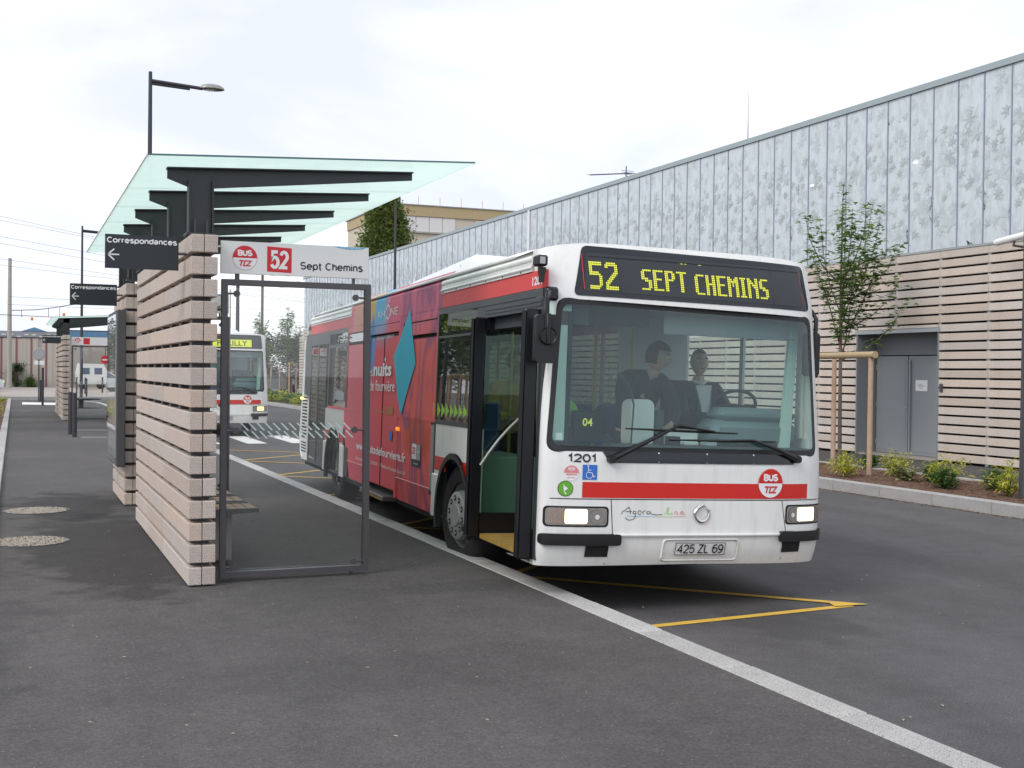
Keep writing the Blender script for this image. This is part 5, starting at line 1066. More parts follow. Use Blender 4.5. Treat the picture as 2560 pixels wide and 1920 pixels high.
        if rail:
            b = MB(M['silver']); P = [(v0+.09, u-.045, 1.0), (v0+.15, u-.06, 1.10), (v0+.24, u-.06, 1.22), (v0+.33, u-.06, 1.32), (v0+.44, u-.045, 1.42)]; b.tube(P, .013, 8); b.build('handrail', e, True)
        return e
    if main: leafp(1.40, -1.37, -.88); leafp(.10, -1.375, -1.0, rail=False)
    else: sp('front_door_leaf', [(.09, 1.47, .42, 2.235)], 'side_glass', -1.25, -1.244)
    # ---- interior
    inn = bpy.data.objects.new('interior', None); COL.objects.link(inn); inn.parent = root
    b = MB([M['floor'], M['step_yellow']]); b.box(-1.21, 1.15, .12, 10.8, .41, .43); b.box(-1.27, -.55, .10, 1.34, .395, .434, 1); b.build('cabin_floor', inn)
    b = MB(M['inner_dark']); b.box(-1.19, -.86, .12, 1.46, 2.14, 2.42); b.build('door_gear_cover', inn)  # dark box added to hide a bright gap over the door
    b = MB([M['inner_grey']]); b.box(-1.2, 1.14, .35, 10.8, 2.42, 2.44); b.build('ceiling', inn)
    b = MB([M['inner_grey']]); b.box(-.15, 1.02, .30, .315, 2.13, 2.34); b.cbox(-.15, 1.02, .292, .322, 2.115, 2.135, .006); b.build('sun_blind', inn)
    b = MB(M['inner_dark']); b.cbox(-.95, -.25, .34, .42, 2.16, 2.36, .02); b.build('headliner_box', inn)
    b = MB(M['inner']); b.box(-1.21, -1.19, 2.90, 4.4, .43, 1.30); b.box(-1.21, -1.19, 1.60, 2.90, 1.06, 1.30); b.box(-1.21, -1.19, 6.2, 7.6, .43, 1.30); b.box(-1.21, -1.19, 7.6, 8.95, 1.06, 1.30); b.box(1.14, 1.16, .5, 10.8, .43, 1.32); b.box(-1.15, 1.12, 10.75, 10.80, .43, 2.4)
    b.cbox(-.74, -.70, 1.60, 2.90, .43, 1.06, .01); b.cbox(-1.19, -.70, 1.60, 2.90, 1.035, 1.06, .01); b.cbox(-.74, -.70, 7.65, 8.95, .43, 1.06, .01); b.cbox(-1.19, -.70, 1.575, 1.60, .43, 1.06, .01); b.cbox(.72, 1.14, 1.75, 2.85, .43, 1.02, .02); b.build('lining', inn)
    b = MB(M['trim']); b.cbox(-1.18, -1.01, .085, .115, 1.27, 2.30, .006); b.cbox(-1.215, -1.17, .02, .12, .5, 2.3, .006); b.build('pillar_trim', inn)
    b = MB(M['trim']); b.add([(.90,.26,1.25),(.99,.26,1.25),(1.06,.30,2.30),(.99,.30,2.30),(.90,.30,1.25),(.99,.30,1.25),(1.06,.34,2.30),(.99,.34,2.30)], [(0,1,2,3),(4,7,6,5),(0,4,5,1),(1,5,6,2),(2,6,7,3),(3,7,4,0)]); b.build('pillar_trim', inn)
    b = MB([M['dash'], M['inner_dark']]); b.cbox(-.60, 1.13, .10, .42, 1.12, 1.25, .02, 1); b.box(-.55, 1.13, .12, .40, .43, 1.12, 1)
    b.cbox(.30, 1.09, .28, .62, 1.24, 1.46, .06, 0); b.cbox(.36, 1.08, .30, .56, 1.44, 1.56, .05, 0); b.build('dashboard', inn, True)
    b = MB(M['inner_dark']); P = [(.76+.20*math.cos(t), .78+.07*math.sin(t), 1.57+.13*math.sin(t)*-1) for t in [math.radians(15*i) for i in range(25)]]; b.tube(P, .015, 8); b.tube([(.76, .62, 1.42), (.76, .78, 1.57)], .03, 8); b.tube([(.56, .78, 1.57), (.96, .78, 1.57)], .012, 6); b.build('steering_wheel', inn, True)
    b = MB(M['inner_grey']); b.box(.28, .98, 2.12, 2.15, .6, 2.36); b.box(.28, .33, 1.75, 2.15, .6, 1.35); b.build('cab_partition', inn)
    b = MB(M['inner_dark']); b.cbox(.46, .98, 1.05, 1.55, .95, 1.08, .03); b.cbox(.46, .98, 1.48, 1.62, 1.05, 1.78, .04); b.box(.5, .95, 1.1, 1.5, .43, .95); b.build('driver_seat', inn, True)
    if main:
        b = MB([M['ivory'], M['inner_dark']]); b.prism(rrect([(-.36, 1.22), (-.16, 1.22), (-.16, 1.60), (-.36, 1.60)], .07), 'y', .40, .58, 0); b.cbox(-.14, -.06, .42, .56, 1.22, 1.52, .01, 1); tm = b.build('ticket_machine', inn, True)
        b = MB(M['ivory']); b.cbox(-.05, .22, .36, .58, 1.24, 1.37, .015); b.build('cash_tray', inn)
        b = MB(M['inner_dark']); b.tube([(-.38, .34, 1.22), (-.37, .33, 1.55), (-.40, .33, 1.68), (-.47, .33, 1.76)], .007, 6); b.tube([(-.46, .33, 1.75), (-.51, .33, 1.79)], .017, 8); b.build('microphone', inn)
        for k_, (x_, y_, z_, w_) in enumerate(((.05, .28, 1.25, .13), (.22, .22, 1.25, .09), (-.10, .20, 1.25, .08))): q = MB(M[['ivory', 'inner_grey', 'ink'][k_]]); q.cbox(x_, x_+w_, y_, y_+.12, z_, z_+.03+.02*k_, .006); q.build('dashboard_item', inn)
        b = MB([M['black_gloss'], M['led']]); b.cbox(-.96, -.72, .12, .16, 1.26, 1.50, .01); put_text(b, '04', -.88, -.80, 1.385, 1.445, lambda a, c, o: (a, .118-o, c), 1, .02); b.build('line_display', inn)
        b = MB(M['green']); put_poly(b, circle(-1.01, 1.475, .112, 24), lambda a, c, o: (a, .17, c), 0); b.build('window_sticker', root, False, .002)
        b = MB(M['ivory']); put_poly(b, frect(-1.15, -1.10, 1.285, 1.335), lambda a, c, o: (a, Sf(a, c)+.02, c), 0); b.build('window_sticker', root, False, .002)
    for (x, y_) in ((-.62, 1.55), (.25, 1.75), (-.45, 3.1), (.45, 3.1), (-.45, 4.4), (-.45, 6.3), (.45, 6.3)):
        b = MB(M['pole']); b.tube([(x, y_, .43), (x, y_, 2.42)], .017, 8); b.build('grab_pole', inn)
    for (x, y_) in ([(x, y_) for y_ in (2.6, 3.6, 7.2, 8.0, 9.2) for x in (.55, 1.0)]+[(-.95, 2.3), (-.95, 3.4), (-.95, 7.2)]):
        b = MB(M['seat']); b.cbox(x-.2, x+.2, y_-.2, y_+.22, .85, .93, .03); b.cbox(x-.2, x+.2, y_+.16, y_+.24, .9, 1.52, .03); b.box(x-.03, x+.03, y_-.03, y_+.03, .43, .85); b.build('passenger_seat', inn, True)
    b = MB(emit('cabin_light', (1, 1, .95), 1.0)); b.cbox(-.42, -.30, 1.9, 5.4, 2.385, 2.415, .008); b.build('cabin_light', inn)
    return root
bus = make_bus(True)
tag(bus, 'white and red city bus', 'bus')
bus['label'] = 'white and red city bus with lit 52 SEPT CHEMINS display and open front door'
O_, E_, L_, U_ = [Vector(v) for v in ((4.74905, 7.89823, -.01502), (.06547, .99783, -.00719), (.99739, -.06565, -.02999), (.0304, .00521, .99952))]
m = Matrix((L_, E_, U_)).transposed().to_4x4(); m.translation = O_; bus.matrix_world = m
bus2 = make_bus(False)
tag(bus2, 'second white bus waiting behind the zebra crossing, yellow destination panel, seen through the glass', 'bus')
bus2.location = (5.12, 32.3, 0)
# ================================================================== PEOPLE
def skin_mesh(verts, edges, radii, root_i=0, sub=1):
    me = bpy.data.meshes.new('s'); me.from_pydata(verts, edges, []); o = bpy.data.objects.new('s', me); COL.objects.link(o)
    md = o.modifiers.new('skin', 'SKIN'); md.use_smooth_shade = True
    if not me.skin_vertices: me.skin_vertices.new() if hasattr(me.skin_vertices, 'new') else None
    bm = bmesh.new(); bm.from_mesh(me); lay = bm.verts.layers.skin.verify(); bm.verts.ensure_lookup_table()
    for i, v in enumerate(bm.verts): r = radii[i]; v[lay].radius = (r, r) if not isinstance(r, tuple) else r; v[lay].use_root = (i == root_i)
    bm.to_mesh(me); bm.free()
    s = o.modifiers.new('sub', 'SUBSURF'); s.levels = sub; s.render_levels = sub
    dg = bpy.context.evaluated_depsgraph_get(); r = bpy.data.meshes.new_from_object(o.evaluated_get(dg))
    bpy.data.objects.remove(o); return [v.co[:] for v in r.vertices], [tuple(p.vertices) for p in r.polygons]
def head_geo(c, yaw=0., h=.118, tilt=0.):
    """face towards -y before the yaw; ellipsoid with brow, nose, chin, ears"""
    vs = []; fs = []; n, m_ = 20, 14
    for i in range(m_+1):
        ph = math.pi*i/m_
        for j in range(n):
            t = 2*math.pi*j/n; x, y, z = math.sin(ph)*math.sin(t)*.076, -math.sin(ph)*math.cos(t)*.098, math.cos(ph)*h
            if z < -.02: k = 1-.22*min(1, (-z-.02)/.1); x *= k; y = y*(1-.12*min(1, (-z-.02)/.1))
            fr = max(0, math.cos(t))*math.sin(ph)
            if fr > .93 and -.035 < z < .02: y -= .026*(1-abs(z+.012)/.04)
            if fr > .8 and .012 < z < .04: y -= .006
            if .55 < fr < .93 and -.005 < z < .018: y += .008
            if abs(math.cos(t)) < .2 and abs(z) < .03: x *= 1.13
            vs.append((x, y, z))
    for i in range(m_):
        for j in range(n): fs.append((i*n+j, (i+1)*n+j, (i+1)*n+(j+1) % n, i*n+(j+1) % n))
    R = Matrix.Rotation(yaw, 3, 'Z') @ Matrix.Rotation(tilt, 3, 'X')
    return [tuple(Vector(c)+R @ Vector(v)) for v in vs], fs, R
def person(label, J, top, legs, hair_r=1.0, yaw=0., tilt=0., shirt=False, hands=True):
    """J: joint positions in world space"""
    V = Vector; t = thing('person', label, 'person', J['pelvis'])
    base = V(J['pelvis'])
    names = ['pelvis', 'waist', 'chest', 'neck', 'skull', 'ls', 'le', 'lw', 'rs', 're', 'rw', 'lh', 'lk', 'la', 'lt', 'rh', 'rk', 'ra', 'rt_']
    rad = dict(pelvis=.135, waist=.12, chest=(.155), neck=.055, skull=.055, ls=.07, le=.046, lw=.030, rs=.07, re=.046, rw=.030, lh=.085, lk=.062, la=.04, lt=.035, rh=.085, rk=.062, ra=.04, rt_=.035)
    P = {k: V(v)-base for k, v in J.items()}
    vs = [P[n] for n in names]; rr = [rad[n] for n in names]; rb_ = [rad[n]*(1 if n in ('neck', 'skull', 'lw', 'rw') else .74) for n in names]
    ed = [('pelvis','waist'),('waist','chest'),('chest','neck'),('neck','skull'),('chest','ls'),('ls','le'),('le','lw'),('chest','rs'),('rs','re'),('re','rw'),('pelvis','lh'),('lh','lk'),('lk','la'),('la','lt'),('pelvis','rh'),('rh','rk'),('rk','ra'),('ra','rt_')]
    ed = [(names.index(a), names.index(b)) for a, b in ed]
    bv, bf = skin_mesh([tuple(v) for v in vs], ed, rb_)
    mb = MB([M['skin']]); mb.add(bv, bf)
    hc = P['skull']+V((0, 0, .10)); hv, hf, R = head_geo(hc, yaw, tilt=tilt); mb.add(hv, hf)
    for e_, w_ in (('le', 'lw'), ('re', 'rw')):    # hands with a palm and five curled fingers
        d = (P[w_]-P[e_]).normalized(); sd_ = d.cross(V((0, 0, 1))).normalized(); dn = sd_.cross(d)
        o = P[w_]; hvv = [o, o+d*.04, o+d*.085]; he = [(0, 1), (1, 2)]; hr = [.024, (.034), .030]
        for i, (off, ln) in enumerate(((-.032, .065), (-.011, .078), (.011, .074), (.032, .058))):
            k = len(hvv); hvv += [o+d*.095+sd_*off, o+d*(.095+ln*.5)+sd_*off-dn*.008, o+d*(.095+ln*.8)+sd_*off-dn*.03]; he += [(2, k), (k, k+1), (k+1, k+2)]; hr += [.0095, .0085, .0075]
        k = len(hvv); s_ = -1 if e_ == 'le' else 1; hvv += [o+d*.03+sd_*s_*.035, o+d*.06+sd_*s_*.06-dn*.01, o+d*.085+sd_*s_*.062-dn*.025]; he += [(1, k), (k, k+1), (k+1, k+2)]; hr += [.012, .010, .008]
        a, b = skin_mesh([tuple(v) for v in hvv], he, hr); mb.add(a, b)
    body = mb.build('body', t, True)
    def cloth(name, nm, mt, ex, ends):
        idx = [names.index(n) for n in nm]; mp_ = {j: i for i, j in enumerate(idx)}
        v2 = [tuple(vs[j]) for j in idx]; e2 = [(mp_[a], mp_[b]) for a, b in ed if a in mp_ and b in mp_]; r2_ = [rr[j]+ex for j in idx]
        a, b = skin_mesh(v2, e2, r2_); q = MB(mt); q.add(a, b); return q.build(name, t, True)
    cloth('jacket', ['pelvis', 'waist', 'chest', 'ls', 'le', 'lw', 'rs', 're', 'rw'], top, .022, None)
    cloth('trousers', ['pelvis', 'lh', 'lk', 'la', 'rh', 'rk', 'ra'], legs, .014, None)
    for a in ('la', 'ra'):
        q = MB(M['black']); b_ = P[a]; f = P['lt' if a == 'la' else 'rt_']-b_; q.tube([b_+V((0,0,-.02)), b_+f*.6+V((0,0,-.03)), b_+f+V((0,0,-.03))], [.055, .055, .035], 8); q.build('shoe', t, True)
    # hair: shell over the back and top of the skull
    q = MB(M['hair']); keep = []; S = hair_r; seed_ = base.x
    for f in hf:
        c = sum((V(hv[i]) for i in f), V())/len(f)-hc; c = R.inverted() @ c
        if c.z > (.055 if hair_r >= 1 else .078) or (c.y > (-.005 if hair_r >= 1 else .03) and c.z > (-.06 if hair_r >= 1 else -.02)): keep.append(f)
    q.add([tuple(hc+(V(v)-hc)*(1.07*S+.05*mn.noise((v[0]*38, v[1]*38, v[2]*38+seed_)))) for v in hv], keep); q.build('hair', t, True)
    for s_ in (-1, 1):
        q = MB([M['white'], M['ink']]); e0 = hc+R @ V((s_*.031, -.080, .010)); q.T = Matrix.Translation(e0) @ R.to_4x4(); q.lathe([(0, -.010), (.009, -.008), (.013, 0)], (0,0,0), 'y', 10, 0); q.lathe([(0, -.012), (.006, -.0095)], (0,0,0), 'y', 8, 1); q.build('eye', t)
        q = MB(M['hair']); q.tube([hc+R @ V((s_*.015, -.094, .030)), hc+R @ V((s_*.033, -.090, .036)), hc+R @ V((s_*.050, -.074, .030))], .0045, 5); q.build('eyebrow', t)
    q = MB(M['side_red']); m0 = hc+R @ V((0, -.082, -.055)); q.tube([m0+R @ V((-.022, .008, 0)), m0, m0+R @ V((.022, .008, 0))], .005, 6); q.build('mouth', t)
    if shirt:
        q = MB([M['shirt']]); c = P['chest']; y0 = -.190
        pts = [(-.080, .17), (.080, .17), (.05, .0), (.015, -.20), (-.015, -.20), (-.05, .0)]
        q.add([(c.x+a, c.y+y0+(.055 if b > .1 else .02 if b > -.1 else .015), c.z+b) for a, b in pts]+[(c.x+a*.9, c.y+y0+.09, c.z+b) for a, b in pts], [tuple(range(6))]+[(i, (i+1) % 6, 6+(i+1) % 6, 6+i) for i in range(6)]); q.tube([P['neck']+V((-.06, -.03, -.005)), P['neck']+V((0, -.075, -.03)), P['neck']+V((.06, -.03, -.005))], .016, 6); q.build('shirt', t, True)
    return t
BM = bus.matrix_world
def bl(v, u, z): return tuple(BM @ Vector((v, u, z)))
def J(px, py, pz, hd, sh=.17, seated=True, lean=0, hands=None, knee=None, twist=0):
    pass
drv = {k: bl(*v) for k, v in dict(pelvis=(.72, 1.36, 1.14), waist=(.72, 1.36, 1.30), chest=(.70, 1.36, 1.57), neck=(.705, 1.34, 1.78), skull=(.70, 1.31, 1.84), ls=(.51, 1.34, 1.69), le=(.47, 1.16, 1.44), lw=(.62, .92, 1.46), rs=(.89, 1.34, 1.69), re=(.96, 1.16, 1.40), rw=(.88, .92, 1.44),
    lh=(.62, 1.32, 1.10), lk=(.60, .92, 1.10), la=(.60, .80, .70), lt=(.60, .66, .66), rh=(.82, 1.32, 1.10), rk=(.85, .92, 1.10), ra=(.85, .80, .70), rt_=(.85, .66, .66)).items()}
person('bus driver in dark suit and open white collar, seated at the wheel behind the windscreen', drv, M['suit'], M['suit'], .97, -.22, -.05, shirt=True)
pas = {k: bl(*v) for k, v in dict(pelvis=(.02, 1.30, 1.28), waist=(.04, 1.26, 1.42), chest=(.07, 1.16, 1.66), neck=(.12, 1.06, 1.82), skull=(.15, 1.00, 1.86), ls=(-.10, 1.10, 1.77), le=(-.16, .92, 1.50), lw=(-.10, .72, 1.42), rs=(.24, 1.08, 1.77), re=(.27, .90, 1.50), rw=(.15, .72, 1.40),
    lh=(-.09, 1.31, 1.22), lk=(-.10, 1.28, .86), la=(-.10, 1.36, .50), lt=(-.10, 1.20, .47), rh=(.12, 1.31, 1.22), rk=(.13, 1.26, .86), ra=(.14, 1.34, .50), rt_=(.14, 1.18, .47)).items()}
person('passenger in dark clothes with dark hair, bending towards the ticket machine inside the bus', pas, M['jeans'], M['jeans'], 1.10, 1.0, .15)
yel = {k: bl(*v) for k, v in dict(pelvis=(-.40, 3.30, 1.16), waist=(-.40, 3.28, 1.32), chest=(-.39, 3.24, 1.54), neck=(-.38, 3.20, 1.74), skull=(-.38, 3.18, 1.83), ls=(-.57, 3.22, 1.66), le=(-.62, 3.12, 1.40), lw=(-.50, 2.96, 1.36), rs=(-.21, 3.22, 1.66), re=(-.17, 3.10, 1.40), rw=(-.30, 2.96, 1.38),
    lh=(-.50, 3.30, 1.12), lk=(-.50, 3.24, .80), la=(-.50, 3.30, .50), lt=(-.50, 3.14, .47), rh=(-.30, 3.30, 1.12), rk=(-.30, 3.24, .80), ra=(-.30, 3.30, .50), rt_=(-.30, 3.14, .47)).items()}
person('passenger in a yellow top standing inside, seen through the open door glass', yel, M['yellow_cloth'], M['jeans'], 1.0, 0)

# ================================================================== STREET FURNITURE
def lamp_post(label, x, y, z, h, arm=1.6, r=.075, az=0., group='tall grey street lamps'):
    t = thing('street_lamp', label, 'street lamp', (x, y, z), az, group)
    b = MB(M['dark']); b.tube([(0,0,0), (0,0,.02), (0,0,h*.5), (0,0,h)], [r*1.1, r, r*.8, r*.55], 12); b.box(-.13, .13, -.13, .13, 0, .015); b.build('pole', t, True)
    if arm:
        b = MB(M['dark']); b.tube([(0,0,h-.20), (arm*.92,0,h-.27)], .042, 8); b.tube([(0,0,h-.27), (arm*.7,0,h-.31)], .03, 6); b.build('arm', t, True)
        b = MB([M['silver'], M['lamp_glass']]); c = (arm*.88+.27, 0, h-.265)
        b.T = Matrix.Translation(c) @ Matrix.Diagonal((1.08, .7, .75, 1)); b.lathe([(.27, 0), (.26, .05), (.19, .12), (.09, .155), (0, .165)], (0,0,0), 'z', 20, 0); b.lathe([(0, -.06), (.12, -.055), (.22, -.03), (.265, 0)], (0,0,0), 'z', 20, 1); b.build('lamp_head', t, True)
    return t
lamp_post('tall grey street lamp rising above the nearest glass canopy', 2.8, 28.4, .15, 8.38, 1.25)
lamp_post('tall grey street lamp farther along the platform, behind the dark Correspondances signs', 2.8, 58.2, .15, 8.12, 1.25)
lamp_post('dark street lamp pole in front of the poplar and the station facade', 13.2, 43.5, .15, 8.0, 0, .075)
lamp_post('broad dark lamp pole cut by the right edge of the picture', 12.74, 12.40, .15, 8.4, 1.25, .105)
lamp_post('grey pole behind the glass screen, left of the other', 13, 76.9, 0, 10, 0, .15); 
def post(name, label, cat, x, y, z, h, r, mt, r1=None):
    t = thing(name, label, cat, (x, y, z)); b = MB(M[mt]); b.tube([(0,0,0), (0,0,h)], [r, r1 or r*.8], 12); b.build('post', t, True); b = MB(M['steel']); b.tube([(0,0,h), (0,0,h+.03)], [(r1 or r*.8)*1.1]*2, 10); b.build('cap', t); return t
post('concrete_pole', 'brown pole behind the glass screen, right of the grey one', 'pole', 13, 68.7, 0, 9, .09, 'bark')
post('concrete_pole', 'thin distant pole between the two poles behind the glass screen', 'pole', 15, 92, 0, 7.8, .06, 'concrete')
post('concrete_pole', 'tall concrete pole in front of the striped wall at the far left', 'pole', -.42, 102.9, .14, 10.2, .20, 'concrete', .13)
bq = MB(M['steel'])
post('bollard', 'dark bollard in front of the distant shelter screen, nearer of the pair', 'bollard', 1.31, 30.2, .15, 1.02, .055, 'dark', .055)
post('bollard', 'dark bollard in front of the distant shelter screen, farther of the pair', 'bollard', 1.27, 31.5, .15, 1.02, .055, 'dark', .055)
post('bollard', 'tall thin dark post on the pavement beside the white bar', 'bollard', 1.11, 55.6, .15, 1.60, .05, 'dark', .05)
post('bollard', 'low dark post just left of the tall thin one beyond the white bar', 'bollard', 1.15, 62.3, .15, 1.0, .05, 'dark', .05)
for n_, (x, y) in enumerate(((3.75, 83.8), (4.09, 80.0), (3.78, 72.6), (5.4, 84.5), (6.0, 80.5))): post('bollard', ['distant grey bollard at the kerb line right of the far lamp, first', 'distant grey bollard just left of the far shelter glass edge, on the pale pavement', 'nearest grey bollard of the far pavement, at its front kerb', 'far grey bollard beside the white van', 'grey bollard on the pale pavement between van and second bus'][n_], 'bollard', x, y, .15, 1.0, .05, 'dark', .05)['group'] = 'bollards on the far pavement'
t = thing('round_stop_sign', 'white round sign on a pole in front of the striped wall', 'sign', (1.04, 61, .15))
b = MB(M['steel']); b.tube([(0,0,0),(0,0,2.0)], .03, 8); b.build('pole', t); b = MB([M['zinc'], M['concrete']]); b.lathe([(0,-.02),(.27,-.02),(.29,0),(.27,.02),(0,.02)], (0,0,2.28), 'y', 24, 1); put_poly(b, circle(0, 2.28, .22, 20), lambda a, c, o: (a, -.021, c), 0); b.build('disc', t, True); b = MB(M['white']); b.cbox(-.2, .24, -.02, .02, 1.76, 1.95, .01); b.build('plate', t)
t = thing('stone_seat', 'low round dark seat on the platform beyond the distant screen', 'seat', (2.5, 52.1, .15)); b = MB(M['dark']); b.lathe([(0,.42),(.75,.42),(.8,.38),(.75,.34),(.1,.30)], (0,0,0), 'z', 24); b.build('top', t, True); b = MB(M['dark']); b.tube([(0,0,0),(0,0,.32)], .1); b.build('leg', t)

# overhead wires on the far street
def wire(label, pts, r=.011, name='overhead_wire', sag=.0):
    b = MB(M['steel']); (x0, y0, z0), (x1, y1, z1) = pts; P = [(x0+(x1-x0)*i/10, y0+(y1-y0)*i/10, z0+(z1-z0)*i/10-sag*4*(i/10)*(1-i/10)) for i in range(11)]; b.tube(P, r, 5); return tag(b.build(name), label, 'wire', 'overhead wires across the far street')
for n_, (a, c) in enumerate((((-1.13,13.33),(6.52,11.97)), ((-1.13,13.02),(6.4,11.86)), ((-1.13,11.78),(5.6,10.81)), ((-1.12,11.26),(7.56,9.99)), ((-1.12,10.08),(7.56,9.14)), ((-1.11,9.61),(7.56,8.82)), ((-.5,7.2),(30,6.6)), ((-.5,6.6),(30,6.1)))):
    dx = c[0]-a[0]; sl = (c[1]-a[1])/dx
    if n_ < 6: wire(['topmost of the thin wires sloping across the left sky', 'second wire from the top in the left sky', 'third wire from the top in the left sky', 'fourth wire from the top in the left sky', 'fifth wire from the top, starting near the concrete pole tip', 'lowest of the six sloping wires in the left sky'][n_], ((a[0]-12, 100, a[1]-12*sl), (a[0]+26, 100, a[1]+26*sl)))
    else: wire(['upper of the two low wires behind the second bus', 'lower of the two low wires behind the second bus'][n_-6], ((a[0], 100, a[1]), (c[0], 100, c[1])))
t = thing('tram_catenary', 'dark catenary span with small orange markers, left of the second Correspondances sign', 'catenary', (0, 100, 6))
b = MB(M['dark']); b.tube([(-.25,0,.15),(1.5,0,.25),(2.6,0,.42),(3.96,0,.70),(6,0,1.0)], .03, 5); b.tube([(-1.1,0,-.2),(8.8,0,-.42)], .025, 5); b.build('wire', t)
for x, z0, z1 in ((.44, .16, -.36), (2.38, .40, -.28), (3.2, .55, -.30)): b = MB(M['dark']); b.tube([(x,0,z0),(x,0,z1)], .02, 4); b.build('dropper', t)
for x, z in ((1.19, -.48), (3.5, -.08)): b = MB(M['orange']); b.cbox(x-.1, x+.1, -.05, .05, z-.1, z+.13, .02); b.build('marker', t)

# ================================================================== FAR BACKGROUND
t = thing('striped_wall', 'long cream boundary wall with wine-red and taupe vertical panels at the far left', 'wall', (0, 107.5, .14))
x = -9.0; i = 0; r = random.Random(3)
while x < 3.2:
    for w, mt in ((.42, 'fence_cream'), (.26, 'fence_mid' if i % 2 else 'fence_cream'), (.30, 'fence_cream'), (.17, 'fence_wine')):
        b = MB(M[mt]); d = r.uniform(0, .05); b.box(x, x+w-.015, -d, .2, 0, 4.08-(1.0 if mt == 'fence_mid' else 0)*0); b.build('wall_panel', t); x += w
    i += 1
b = MB(M['dark']); b.box(-9, 3.25, -.08, .25, 4.08, 4.16); b.build('capping', t)
t = thing('grey_building', 'low grey building with a small blue gable behind the striped wall', 'building', (0, 115, 0))
b = MB(M['roof_grey']); b.box(-9, 3.6, 0, 12, 0, 5.0); b.build('wall', t); b = MB(M['roof_blue']); b.prism([(.5, 5.0), (1.57, 5.36), (2.6, 5.0)], 'y', -.05, 12); b.build('gable', t)
for k in range(12): b = MB(M['blind']); b.box(-3.6+k*.62, -3.25+k*.62, -.03, 0, 4.62 if k % 3 else 4.45, 4.74 if k % 3 else 4.56); b.build('window', t)
t = thing('blue_building', 'beige shed with a pale blue corrugated band, seen over the distant route sign', 'building', (0, 112, 0))
b = MB(M['fence_mid']); b.box(4.0, 14, 0, 12, 0, 4.6); b.build('wall', t)
for k in range(50): b = MB(M['roof_blue']); b.box(4.0+k*.2, 4.15+k*.2, -.06, 0, 4.35, 5.0); b.build('cladding_sheet', t)
b = MB(M['sky_blue']); b.box(4.0, 14, 0, .1, 4.6, 4.98); b.build('fascia', t)
b = MB(M['dark']); b.box(4.0, 14, -.02, 12, 5.0, 5.1); b.build('roof', t)
for n_, (x, y, w) in enumerate(((4.45, 99, 2.2), (9.6, 101, 3.0))):
    t = thing('caravan', ['white van with dark windows parked beyond the distant shelter glass', 'white trailer parked behind the second bus'][n_], 'van', (x, y, .14))
    b = MB(M['white_body']); b.prism([(0,.4),(w,.4),(w,1.5),(w-.25,1.95),(.1,2.0),(-.05,1.2)], 'y', 0, 2.0); b.build('body', t)
    for k in range(2): b = MB(M['win_blue']); b.box(.35+k*w*.42, .35+k*w*.42+w*.26, -.012, 0, 1.15, 1.65); b.build('window', t)
    for k in (0, 1): b = MB(M['tyre']); b.lathe([(.32,0),(.32,.2),(0,.2),(0,0)], (.45+k*(w-.9), -.03, .32), 'y', 16); b.build('wheel', t)
def car(label, x, y, rz, mt):
    t = thing('parked_car', label, 'car', (x, y, .14), rz)
    b = MB([M[mt]]); b.prism([(0,.3),(4.2,.3),(4.2,.75),(3.9,.85),(3.1,.95),(2.5,1.38),(1.0,1.40),(.25,.95),(0,.85)], 'y', .08, 1.68); b.build('body', t, True)
    b = MB(M['win_blue']); b.prism([(3.0,.96),(2.45,1.33),(1.05,1.35),(.45,.96)], 'y', .07, 1.69); b.build('window', t)
    for xx in (.75, 3.4):
        for yy in (.05, 1.55): b = MB(M['tyre']); b.lathe([(.31,0),(.31,.18),(0,.18),(0,0)], (xx, yy, .31), 'y', 16); b.build('wheel', t)
    b = MB(M['warm']); b.cbox(4.17, 4.22, .2, .5, .6, .75, .01); b.build('headlight', t); return t
car('pale silver car at the far left edge behind the concrete pole', -4.9, 88, 0, 'car_paint')
r = random.Random(9)
for k in range(7): car(['dark car at the left end of the row parked beyond the planted kerb', 'white car between the dark and dull silver cars of the far row', 'dull silver car in the row beyond the planted kerb', 'pale glossy silver car in the row beyond the planted kerb', 'white car between the pale silver and blue cars of the far row', 'blue car in the row beyond the planted kerb', 'grey car at the right end of the row beyond the planted kerb'][k], 13.0+k*2.4, 84+1.2*(k % 2), 1.5, ['dark', 'white_body', 'zinc', 'car_paint', 'white_body', 'roof_blue', 'roof_grey'][k])
t = thing('apartment_block', 'beige flat-roofed apartment block with ochre roof band behind the station building', 'building', (0, 100, 0))
b = MB([M['beige']]); b.box(29.8, 60, 0, 14, 0, 15.3); b.build('wall', t)
b = MB(M['ochre']); b.box(29.7, 60.1, -.12, 14, 15.32, 16.25); b.build('roof_band', t); b = MB(M['concrete']); b.box(29.6, 60.2, -.2, 14.2, 16.25, 16.33); b.build('roof_edge', t)
b = MB(M['ochre']); b.box(29.8, 60, -.05, 0, 12.4, 12.6); b.build('floor_band', t)
for k in range(4):
    x = 31.0+k*1.22; q = MB(M['blind']); q.box(x, x+1.15, -.05, 0, 14.0, 15.28); q.build('infill_panel', t)
q = MB(M['concrete']); q.box(30.5, 36.0, -.18, 0, 13.85, 13.98); q.build('sill', t)
for k in range(6):
    x = 37.9+k*1.75; f = MB(M['blind']); f.box(x-.08, x+1.33, -.06, 0, 13.1, 15.2); f_ = f.build('window', t); q = MB(M['win_blue']); q.box(x, x+1.25, -.08, -.06, 13.2, 15.1); q.build('pane', f_)
for k in range(9): q = MB(M['side_red']); q.tube([(32.5+k*2.0, .3, 16.3), (32.5+k*2.0, .3, 17.1)], .02, 5); q.build('roof_rod', t)

